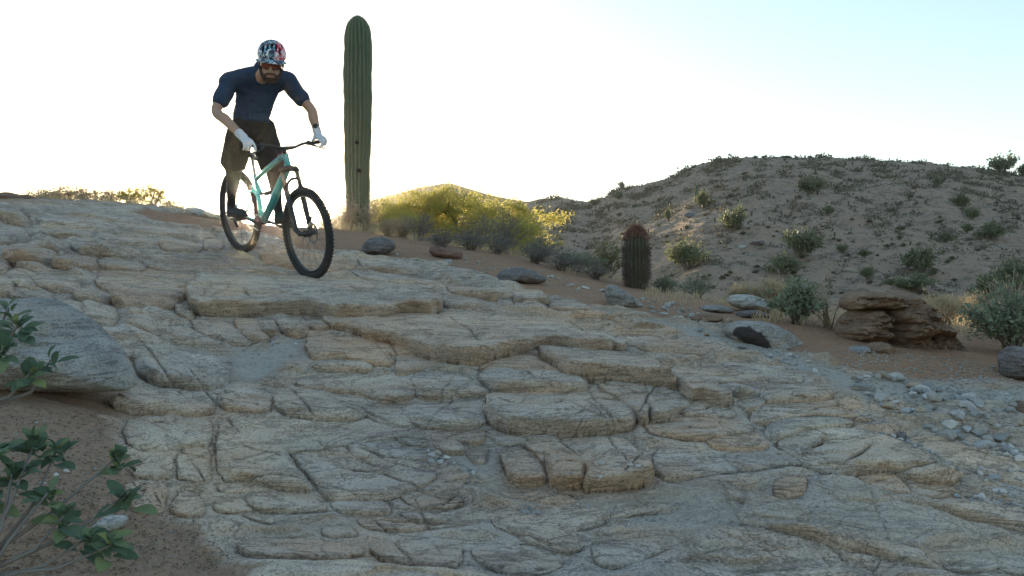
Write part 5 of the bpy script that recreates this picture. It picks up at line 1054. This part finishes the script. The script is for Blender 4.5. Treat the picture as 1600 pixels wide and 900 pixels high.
for s, e in ((-1, HT0+Vector((-.02, -.03, -.03))), (1, HT0+Vector((-.02, .03, -.02))), (-1, CR0-ax*.10+Vector((.02, .05, 0)))):
    c = bar(s*.19)+UP; e = e+UP; T.tube([c, c+Vector((.07, -s*.03, .0)), c.lerp(e, .55)+Vector((.085, 0, .0)), e+Vector((.05, 0, .02)), e], .0027, 5)
T.build('cables', M_blk, bike)
# drivetrain: level cranks, left foot forward
CA = R(6)
cf = Vector((math.cos(CA), 0, -math.sin(CA)))*.170
T = Tubes(); T.tube([UP+BB+Vector((0, -.048, 0)), UP+BB+Vector((0, -.044, 0))], .066, 36); T.build('chainring', M_blk, bike)
bt('bottom_bracket', [BB+Vector((0, -.06, 0)), BB+Vector((0, .06, 0))], .021, M_blk, 14)
PED = {}
for s, d_ in ((1, cf), (-1, -cf)):
    bt('crank', [BB+Vector((0, s*.062, 0)), BB+Vector((0, s*.072, 0))+d_*.5, BB+Vector((0, s*.078, 0))+d_], [.016, .011, .013], M_blk, 10)
    pc = BB+Vector((0, s*.135, 0))+d_; PED[s] = pc
    V, Fc = boxes([(UP+pc+Vector((dx, 0, 0)), Vector((.010, 0, 0)), Vector((0, .048, 0)), Vector((0, 0, .008))) for dx in (-.04, 0, .04)]+[(UP+pc+Vector((0, dy, 0)), Vector((.05, 0, 0)), Vector((0, .007, 0)), Vector((0, 0, .007))) for dy in (-.045, .045)])
    link('pedal', mesh('pedal', V, Fc), M_blk, bike, False)
T = Tubes()
for z0, z1 in ((.066, .045), (-.066, -.03)): T.tube([UP+BB+Vector((0, -.046, z0)), UP+Vector((.03, -.046, z1))], .0045, 5)
T.build('chain', M_sil, bike)
bt('derailleur', [(.0, -.06, -.02), (.02, -.06, -.07), (.06, -.055, -.13)], [.016, .014, .010], M_blk, 8)
# ================================================================ the rider
PO = BM@Vector((.40, 0, .0)); per = empty('person', PO, 'rider in navy jersey and dark shorts crouched over the bike, patterned helmet', 'person')
M_skin = plain('skin', (.40, .245, .175), .55, vary=.10, scale=25, spec=.35); M_jersey, n_, b_ = new_mat('jersey')
jc = mix(n_, noise(n_, 5, 4), (.012,.030,.070), (.022,.050,.098)); n_.links.new(jc, b_.inputs['Base Color']); b_.inputs['Roughness'].default_value = .85; bump(n_, b_, [(noise(n_, 9, 3, .5, stretch=(1, 1, .45, (.3, .5, 0)), dist=.5), .7), (noise(n_, 300, 2), .15)], .04)
M_short = plain('shorts_cloth', (.030, .024, .022), .9, vary=.3, bmp=.3, bscale=20); M_pad = plain('knee_pad', (.026, .023, .022), .9, vary=.25); M_glove = plain('glove_cloth', (.60, .61, .66), .85, vary=.08, bmp=.2, bscale=120); M_shoe = plain('shoe', (.03, .03, .03), .7); M_beard = plain('beard', (.055, .035, .025), .95, vary=.4, scale=120); M_lip = plain('lip', (.36, .17, .14), .5)
def chain(Ps, Rs, flat=1.0, ref=Vector((0, -1, .2)), k=18, cap=4):
    """a tapered limb: rounded tube through Ps; flat < 1 squeezes it along ref"""
    Ps = [Vector(p) for p in Ps]; dens, rad = [], []
    n = len(Ps)
    for i in range(n-1):                                  # Catmull-Rom
        p0, p1, p2, p3 = Ps[max(i-1, 0)], Ps[i], Ps[i+1], Ps[min(i+2, n-1)]
        for t in np.linspace(0, 1, 8, endpoint=False):
            dens.append(.5*((2*p1)+(-p0+p2)*t+(2*p0-5*p1+4*p2-p3)*t*t+(-p0+3*p1-3*p2+p3)*t**3)); rad.append(Rs[i]*(1-t)+Rs[i+1]*t)
    dens.append(Ps[-1]); rad.append(Rs[-1])
    d0 = (dens[0]-dens[1]).normalized(); d1 = (dens[-1]-dens[-2]).normalized(); A, B = [], []
    for i in range(cap, 0, -1): s = i/(cap+.0); A.append((dens[0]+d0*rad[0]*math.sin(s*1.45), rad[0]*math.cos(s*1.45)))
    for i in range(1, cap+1): s = i/(cap+.0); B.append((dens[-1]+d1*rad[-1]*math.sin(s*1.45), rad[-1]*math.cos(s*1.45)))
    L = A+list(zip(dens, rad))+B; V, Fc = [], []
    for i, (p, r_) in enumerate(L):
        t = (L[min(i+1, len(L)-1)][0]-L[max(i-1, 0)][0]).normalized(); u = (ref-t*ref.dot(t)).normalized(); v = t.cross(u)
        for j in range(k): a = 2*math.pi*j/k; V.append(p+u*math.cos(a)*r_*flat+v*math.sin(a)*r_)
    for i in range(len(L)-1):
        for j in range(k): Fc.append((i*k+j, i*k+(j+1) % k, (i+1)*k+(j+1) % k, (i+1)*k+j))
    Fc.append(tuple(range(k))[::-1]); m = (len(L)-1)*k; Fc.append(tuple(range(m, m+k))); return V, Fc
def ellip(c, ax3, M3=Matrix.Identity(3), nu=20, nv=14):
    V, Fc = [], []; c = Vector(c); ax3 = [a*1.16 for a in ax3]
    for i in range(nv+1):
        th = math.pi*i/nv
        for j in range(nu): ph = 2*math.pi*j/nu; V.append(c+M3@Vector((ax3[0]*math.sin(th)*math.cos(ph), ax3[1]*math.sin(th)*math.sin(ph), ax3[2]*math.cos(th))))
    for i in range(nv):
        for j in range(nu): Fc.append((i*nu+j, (i+1)*nu+j, (i+1)*nu+(j+1) % nu, i*nu+(j+1) % nu))
    return V, Fc
def union(name, shapes, m, parent, vox=.008, sm=4, loc=None):
    V, Fc = [], []
    for v, f in shapes:
        o = len(V); V += [p-(loc if loc is not None else PO) for p in v]; Fc += [tuple(o+x for x in q_) for q_ in f]
    me = bpy.data.meshes.new(name); me.from_pydata([tuple(v) for v in V], [], Fc); me.update()
    t = bpy.data.objects.new('tmp', me); COL.objects.link(t); md = t.modifiers.new('r', 'REMESH'); md.mode = 'VOXEL'; md.voxel_size = vox
    if sm: s_ = t.modifiers.new('s', 'SMOOTH'); s_.iterations = sm; s_.factor = .5
    dg = bpy.context.evaluated_depsgraph_get(); me2 = bpy.data.meshes.new_from_object(t.evaluated_get(dg)); bpy.data.objects.remove(t); me2.name = name; me2.materials.clear()
    return link(name, me2, m, parent)
# ---- joints
hipR, hipL = P(377, 196, 7.74), P(410, 195, 7.86); pel = P(393, 186, 7.82); waist = P(390, 168, 7.66); chest = P(402, 138, 7.44); neck0 = P(408, 112, 7.30)
kneeR, kneeL = P(366, 260, 7.40), P(423, 262, 7.44)
BMI = BM.inverted()
def on_side(px, py, y):
    """the spot on a sight line that lies y to the rider's left of the bike's own plane"""
    a, b = BMI@P(px, py, 6.0), BMI@P(px, py, 9.0); t = (y-a.y)/(b.y-a.y); return P(px, py, 6+3*t)
kneeR, kneeL = on_side(364, 260, -.135), on_side(426, 262, .125); hipR = on_side(378, 196, -.10); hipL = on_side(409, 195, .09); pel = (hipR+hipL)/2+Vector((0, -.02, .06)); waist = pel.lerp(chest, .40)+Vector((0, .01, .01))
shR, shL = P(360, 126, 7.28), P(446, 125, 7.46); elR, elL = P(338, 173, 7.16), P(486, 171, 7.42)
fw, lf, up_ = bx_, by_, bz_
def foot(s):
    sole = BM@(PED[s]+UP+Vector((0, 0, .012))); f = (fw*math.cos(.14)+up_*math.sin(.14)); u = up_*math.cos(.14)-fw*math.sin(.14)
    return sole, f.normalized(), u.normalized()
footR, footL = foot(-1), foot(1)
ankR = footR[0]-footR[1]*.125+footR[2]*.10; ankL = footL[0]-footL[1]*.125+footL[2]*.10
GR, GL = BM@(bar(-.325)+UP), BM@(bar(.325)+UP)
barR = (BM.to_3x3()@(bar(-.38)-bar(-.27))).normalized(); barL = (BM.to_3x3()@(bar(.38)-bar(.27))).normalized()
wrR = GR-fw*.045+up_*.060+barR*.004; wrL = GL-fw*.040+up_*.062+barL*.006
# ---- head frame
hc = P(424, 97, 7.12); hf = (Vector((.22, -1, -.60))).normalized(); hs = hf.cross(Vector((.06, 0, 1))).normalized(); hu = hs.cross(hf).normalized()   # hf forward, hs to the rider's right
HM = Matrix((hf, -hs, hu)).transposed()
def H(x, y, z): return hc+HM@Vector((x, y, z))*1.16
shapes = []
for hip, knee, ank in ((hipR, kneeR, ankR), (hipL, kneeL, ankL)):
    mid = hip.lerp(knee, .45); calf = knee.lerp(ank, .32)+Vector((0, .03, 0))
    shapes.append(chain([hip, mid, knee, calf, knee.lerp(ank, .7), ank], [.072, .074, .056, .054, .038, .034]))
shapes += [chain([pel, waist, chest, chest.lerp(neck0, .6)], [.090, .088, .118, .085], .66, Vector((.1, -.7, -.6)))]
for sh, el, wr in ((shR, elR, wrR), (shL, elL, wrL)):
    shapes.append(chain([chest.lerp(sh, .55), sh, sh.lerp(el, .45), el, el.lerp(wr, .35), wr.lerp(el, .12), wr], [.045, .050, .048, .040, .043, .028, .026]))
shapes.append(chain([neck0-Vector((0, 0, .04)), H(-.045, 0, -.06)], [.066, .060]))
shapes += [ellip(H(-.012, 0, .035), (.098, .076, .098), HM), ellip(H(.028, 0, -.055), (.062, .060, .072), HM), chain([H(.05, 0, -.075), H(.062, 0, -.108)], [.042, .028]), ellip(H(.075, 0, .012), (.02, .055, .016), HM)]
shapes += [chain([H(.088, 0, .008), H(.108, 0, -.022), H(.100, 0, -.040)], [.010, .014, .015]), ellip(H(.098, .013, -.040), (.010, .009, .008), HM), ellip(H(.098, -.013, -.040), (.010, .009, .008), HM)]
for s in (-1, 1): shapes += [ellip(H(-.012, s*.079, -.012), (.017, .009, .032), HM), ellip(H(.055, s*.042, -.02), (.022, .020, .022), HM)]
body = union('body', shapes, M_skin, per, .0065, 5)
# lips, beard
union('lips', [chain([H(.092, -.022, -.066), H(.100, 0, -.063), H(.092, .022, -.066)], [.004, .0055, .004]), chain([H(.090, -.019, -.074), H(.099, 0, -.0755), H(.090, .019, -.074)], [.004, .006, .004])], M_lip, per, .003, 2)
bs = [chain([H(.02, s*.066, -.035), H(.035, s*.058, -.075), H(.065, s*.030, -.112), H(.078, 0, -.118)], [.012, .018, .017, .018]) for s in (-1, 1)]+[chain([H(.078, -.034, -.066), H(.094, -.014, -.053), H(.097, 0, -.051), H(.094, .014, -.053), H(.078, .034, -.066)], [.007, .006, .0055, .006, .007]), ellip(H(.080, 0, -.098), (.016, .026, .013), HM), chain([H(.05, -.045, -.07), H(.076, -.036, -.09)], [.016, .012]), chain([H(.05, .045, -.07), H(.076, .036, -.09)], [.016, .012])]
union('beard', bs, M_beard, per, .004, 3)
union('hair', [chain([H(-.02, s*.074, .02), H(-.055, s*.068, -.02), H(-.07, s*.045, -.05)], [.012, .018, .02]) for s in (-1, 1)]+[ellip(H(-.05, 0, .0), (.066, .070, .066), HM)], M_beard, per, .005, 2)
# sunglasses: one wrap-around amber lens and the arms
M_lens, n_, b_ = new_mat('amber_lens'); n_.links.new(ramp(n_, noise(n_, 14, 2), [(.35, (.10, .012, .006)), (.6, (.32, .06, .012)), (.75, (.10, .03, .03))]), b_.inputs['Base Color']); b_.inputs['Roughness'].default_value = .08; b_.inputs['Specular IOR Level'].default_value = .8
V, Fc = [], []
for i in range(21):
    a = (i/20-.5)*2.2
    for j, z in enumerate((-.024, -.008, .008, .020)): zz = z+(.010 if j == 0 and abs(i-10) < 3 else 0); V.append(H(.020+.084*math.cos(a)-.004*(j-1.5)**2*.3, .075*math.sin(a), zz+.002)-PO)
for i in range(20):
    for j in range(3): a = i*4+j; Fc.append((a, a+1, a+5, a+4))
gl = empty('sunglasses', (0, 0, 0)); gl.parent = per
o = link('lens', mesh('lens', V, Fc), M_lens, gl); sm_ = o.modifiers.new('t', 'SOLIDIFY'); sm_.thickness = .003
T = Tubes()
for s in (-1, 1): T.tube([H(.055, s*.071, .016)-PO, H(.02, s*.082, .012)-PO, H(-.03, s*.084, .004)-PO], .0035, 6)
T.tube([H(.020+.085*math.cos(a), .076*math.sin(a), .023)-PO for a in np.linspace(-1.1, 1.1, 15)], .0032, 6); T.build('glasses_frame', M_blk, gl)
# helmet: vented shell over a dark liner, short visor
M_helm, n_, b_ = new_mat('helmet_print')
tc = n_.nodes.new('ShaderNodeTexCoord'); vo = nd(n_, 'ShaderNodeTexVoronoi', in_Scale=46); vo.feature = 'F1'; n_.links.new(mix(n_, .25, tc.outputs['Object'], noise(n_, 20, 2)), vo.inputs['Vector'])
sp = n_.nodes.new('ShaderNodeSeparateColor'); n_.links.new(vo.outputs['Color'], sp.inputs[0])
pc = ramp(n_, sp.outputs[0], [(0, (.012, .022, .06)), (.56, (.012, .022, .06)), (.57, (.80, .83, .86)), (.80, (.80, .83, .86)), (.81, (.16, .42, .55))]); n_.nodes[-1].color_ramp.interpolation = 'CONSTANT'
pr = ramp(n_, sp.outputs[1], [(0, (.62, .05, .09)), (.55, (.62, .05, .09)), (.56, (.85, .80, .82))]); n_.nodes[-1].color_ramp.interpolation = 'CONSTANT'
red = attr(n_, 'red'); c = mix(n_, red, pc, pr); n_.links.new(c, b_.inputs['Base Color']); b_.inputs['Roughness'].default_value = .35
hm = empty('helmet', (0, 0, 0)); hm.parent = per
def shell(ax3, nu, nv, off, cut=None, low=lambda ph: -.02):
    V, Fc, keep = [], [], []
    for i in range(nv+1):
        for j in range(nu):
            ph = 2*math.pi*j/nu; th = (math.pi/2+.22+.12*math.cos(ph+math.pi))*i/nv
            p = Vector((ax3[0]*math.sin(th)*math.cos(ph)*(1.0+.10*(math.cos(ph) < 0)), ax3[1]*math.sin(th)*math.sin(ph), ax3[2]*math.cos(th)))+off
            V.append(H(*p)-PO); keep.append(p)
    for i in range(nv):
        for j in range(nu):
            q_ = (i*nu+j, (i+1)*nu+j, (i+1)*nu+(j+1) % nu, i*nu+(j+1) % nu); c = (keep[q_[0]]+keep[q_[2]])/2
            if cut is None or not cut(c-off): Fc.append(q_)
    return V, Fc, keep
def vents(p):
    for y0 in (-.068, -.034, 0, .034, .068):
        for x0, l in ((.065, .030), (-.005, .030), (-.07, .026)):
            yy = y0*(1-.25*abs(x0)/.1)
            if ((p.x-x0-.012*(abs(y0) > .05))/l)**2+((p.y-yy)/.0105)**2 < 1 and p.z > .018: return True
    return False
V, Fc, kp = shell((.122, .098, .098), 96, 44, Vector((-.012, 0, .050)), vents)
me = mesh('helmet_shell', V, Fc); set_attr(me, 'red', [sstep(.015, .035, p.y-.2*p.x*0)*sstep(-.05, .0, p.z-.06) for p in kp])
o = link('helmet_shell', me, M_helm, hm); s_ = o.modifiers.new('t', 'SOLIDIFY'); s_.thickness = .014; s_.offset = -1
V, Fc, _ = shell((.106, .083, .084), 40, 20, Vector((-.012, 0, .048))); link('helmet_liner', mesh('helmet_liner', V, Fc), M_blk, hm)
V, Fc = [], []
for i in range(17):
    a = (i/16-.5)*1.9
    for rr, z in ((.098, .052), (.128, .046), (.150, .036)): V.append(H(-.012+rr*math.cos(a)*(1.05), rr*.86*math.sin(a), z-.012*abs(math.sin(a)))-PO)
for i in range(16):
    for j in range(2): a = i*3+j; Fc.append((a, a+1, a+4, a+3))
me = mesh('visor', V, Fc); set_attr(me, 'red', np.zeros(len(V))); o = link('visor', me, M_helm, hm); s_ = o.modifiers.new('t', 'SOLIDIFY'); s_.thickness = .005
T = Tubes()
for s in (-1, 1): T.tube([H(.0, s*.086, .01)-PO, H(.005, s*.076, -.06)-PO, H(.012, s*.045, -.115)-PO, H(.015, 0, -.128)-PO], .004, 6)
T.build('chin_strap', M_blk, hm)
# ---- jersey, shorts, pads
dn = (pel-neck0).normalized()
js = [chain([pel+Vector((0, 0, .0)), waist, waist.lerp(chest, .5), chest, chest.lerp(neck0, .55), neck0+Vector((0, 0, -.02))], [.146, .150, .160, .170, .135, .072], .76, Vector((.1, -.7, -.6)), 26)]
for sh, el in ((shR, elR), (shL, elL)): js.append(chain([chest.lerp(sh, .35), sh, sh.lerp(el, .30), sh.lerp(el, .64)], [.095, .074, .068, .066], 1.0, k=20))
js.append(chain([shR, chest.lerp(neck0, .75), shL], [.066, .085, .066]))
union('jersey', js, M_jersey, per, .009, 6)
union('jersey_hem', [chain([pel+Vector((0, 0, .02)), pel+Vector((0, .004, -.03))], [.148, .152], .80, Vector((.1, -.7, -.6)), 26, 1)], M_jersey, per, .008, 2)
union('collar', [chain([neck0+Vector((0, .005, -.02)), neck0+Vector((.01, -.01, .022))], [.074, .070])], M_jersey, per, .006, 3)
ss = [chain([pel-Vector((0, 0, .03)), pel-Vector((0, 0, .06)), pel-Vector((0, 0, .10))], [.128, .138, .120], .8, Vector((.1, -.8, -.4)), 26)]
for hip, knee in ((hipR, kneeR), (hipL, kneeL)): ss.append(chain([hip, hip.lerp(knee, .35), hip.lerp(knee, .75), hip.lerp(knee, 1.0)+Vector((0, 0, .015))], [.098, .110, .108, .106], 1.0, k=22, cap=1))
union('shorts', ss, M_short, per, .009, 5)
for s, knee, ank in ((-1, kneeR, ankR), (1, kneeL, ankL)):
    k2 = knee.lerp(ank, .30)+Vector((0, .028, 0)); union('shin_guard', [chain([knee.lerp(hipR if s < 0 else hipL, .22), knee, k2, knee.lerp(ank, .72)], [.080, .072, .060, .044])], M_pad, per, .007, 4)
    union('sock', [chain([knee.lerp(ank, .66), knee.lerp(ank, .85), ank], [.046, .041, .040])], M_short, per, .007, 2)
    so, f, u = footR if s < 0 else footL
    shoe = [chain([ank+u*.0, ank-u*.055-f*.005], [.042, .040]), chain([so-f*.165+u*.045, so-f*.10+u*.050, so-f*.02+u*.042, so+f*.06+u*.034, so+f*.105+u*.030], [.034, .040, .045, .044, .032], .85, u), chain([so-f*.18+u*.012, so-f*.05+u*.012, so+f*.04+u*.012, so+f*.12+u*.018], [.032, .036, .047, .034], .34, u)]
    union('shoe', shoe, M_shoe, per, .006, 3)
def folds(o, amp, sx, sy, sz, seed):
    me = o.data; n = len(me.vertices); co = np.zeros(n*3, np.float32); me.vertices.foreach_get('co', co); co = co.reshape(-1, 3).astype(float); nr_ = np.zeros(n*3, np.float32); me.vertices.foreach_get('normal', nr_); nr_ = nr_.reshape(-1, 3)
    a = fbm(co[:, 0]*sx+seed+co[:, 2]*3, co[:, 1]*sy, co[:, 2]*sz-co[:, 0]*4, 3, .5, True)*.6+fbm(co[:, 0]*7, co[:, 1]*7, co[:, 2]*7+seed, 2)*.5
    co += nr_*(amp*a)[:, None]; me.vertices.foreach_set('co', co.astype(np.float32).ravel()); me.update()
for nm, am, sx, sz, sd_ in (('jersey', .0075, 5, 13, 1), ('shorts', .008, 9, 6, 5)): folds(bpy.data.objects[nm], am, sx, sx, sz, sd_)
# ---- gloved hands: palm, four curled fingers, thumb
def hand(G, b, wr, el):
    f, u = fw, (up_-b*up_.dot(b)).normalized(); f = (fw-b*fw.dot(b)).normalized(); S = []
    K = lambda i: G+b*(.034-.0225*i)+f*(.020-.003*abs(i-1.3))+u*(.037+.003*(1.5-abs(i-1.5)))
    S.append(chain([wr.lerp(el, .15), wr.lerp(el, .04), wr], [.0345, .0345, .036]))
    S.append(chain([wr.lerp(el, .06), wr, G-f*.022+u*.044, G+f*.010+u*.038], [.034, .036, .041, .040], .55, u, 18))
    for i in range(4):
        k = K(i); g = G+b*(.034-.0225*i); ln = (.86, 1.0, 1.04, .95)[i]
        if i < 3: Q = [k-f*.02, k, g+f*.046*ln+u*.016, g+f*.042*ln-u*.016, g+f*.012-u*.033*ln]
        else: Q = [k-f*.02, k, g+f*.055-b*.004+u*.014, g+f*.082-b*.006-u*.012, g+f*.086-b*.004-u*.040]
        S.append(chain(Q, [.0115, .0115, .0100, .0092, .0080], k=12, cap=3))
    S.append(chain([G-f*.030-b*.030+u*.030, G-f*.018-b*.056+u*.014, G-f*.002-b*.062-u*.016, G+f*.020-b*.050-u*.030], [.0150, .0130, .0110, .0090], k=12, cap=3))
    union('glove', S, M_glove, per, .0045, 2)
    T = Tubes(); ws = wr.lerp(el, .12)-PO; d = (el-wr).normalized(); T.tube([ws, ws+d*.022], .0358, 18); return T
hand(GR, barR, wrR, elR).build('cuff', M_glove, per); hand(GL, barL, wrL, elL).build('cuff', M_glove, per)
T = Tubes(); c = wrL.lerp(elL, .26)-PO; d = (elL-wrL).normalized(); T.tube([c-d*.012, c+d*.012], .0325, 18); wt_ = T.build('watch', M_blk, per)
cam_d = (Vector((0, 0, CZ))-(c+PO)).normalized(); nrm = (cam_d-d*cam_d.dot(d)).normalized(); T = Tubes(); T.tube([c+nrm*.024, c+nrm*.038], .021, 20); T.build('watch_case', M_blk, wt_)

# ================================================================ thin haze volume, added to give a warm glow round the sun
bm = bmesh.new(); bmesh.ops.create_cube(bm, size=1.0); me = bpy.data.meshes.new('haze'); bm.to_mesh(me); bm.free()
m = bpy.data.materials.new('sun_glow_haze'); m.use_nodes = True; n = m.node_tree; n.nodes.remove(n.nodes['Principled BSDF'])
pv = n.nodes.new('ShaderNodeVolumePrincipled'); pv.inputs['Density'].default_value = .00023; pv.inputs['Anisotropy'].default_value = .972; pv.inputs['Color'].default_value = (.96, .93, .88, 1)
n.links.new(pv.outputs[0], n.nodes['Material Output'].inputs['Volume'])
o = tag(link('haze', me, m, None, False), kind='stuff'); o.location = (0, 300, 16.0); o.scale = (1440, 1440, 56)
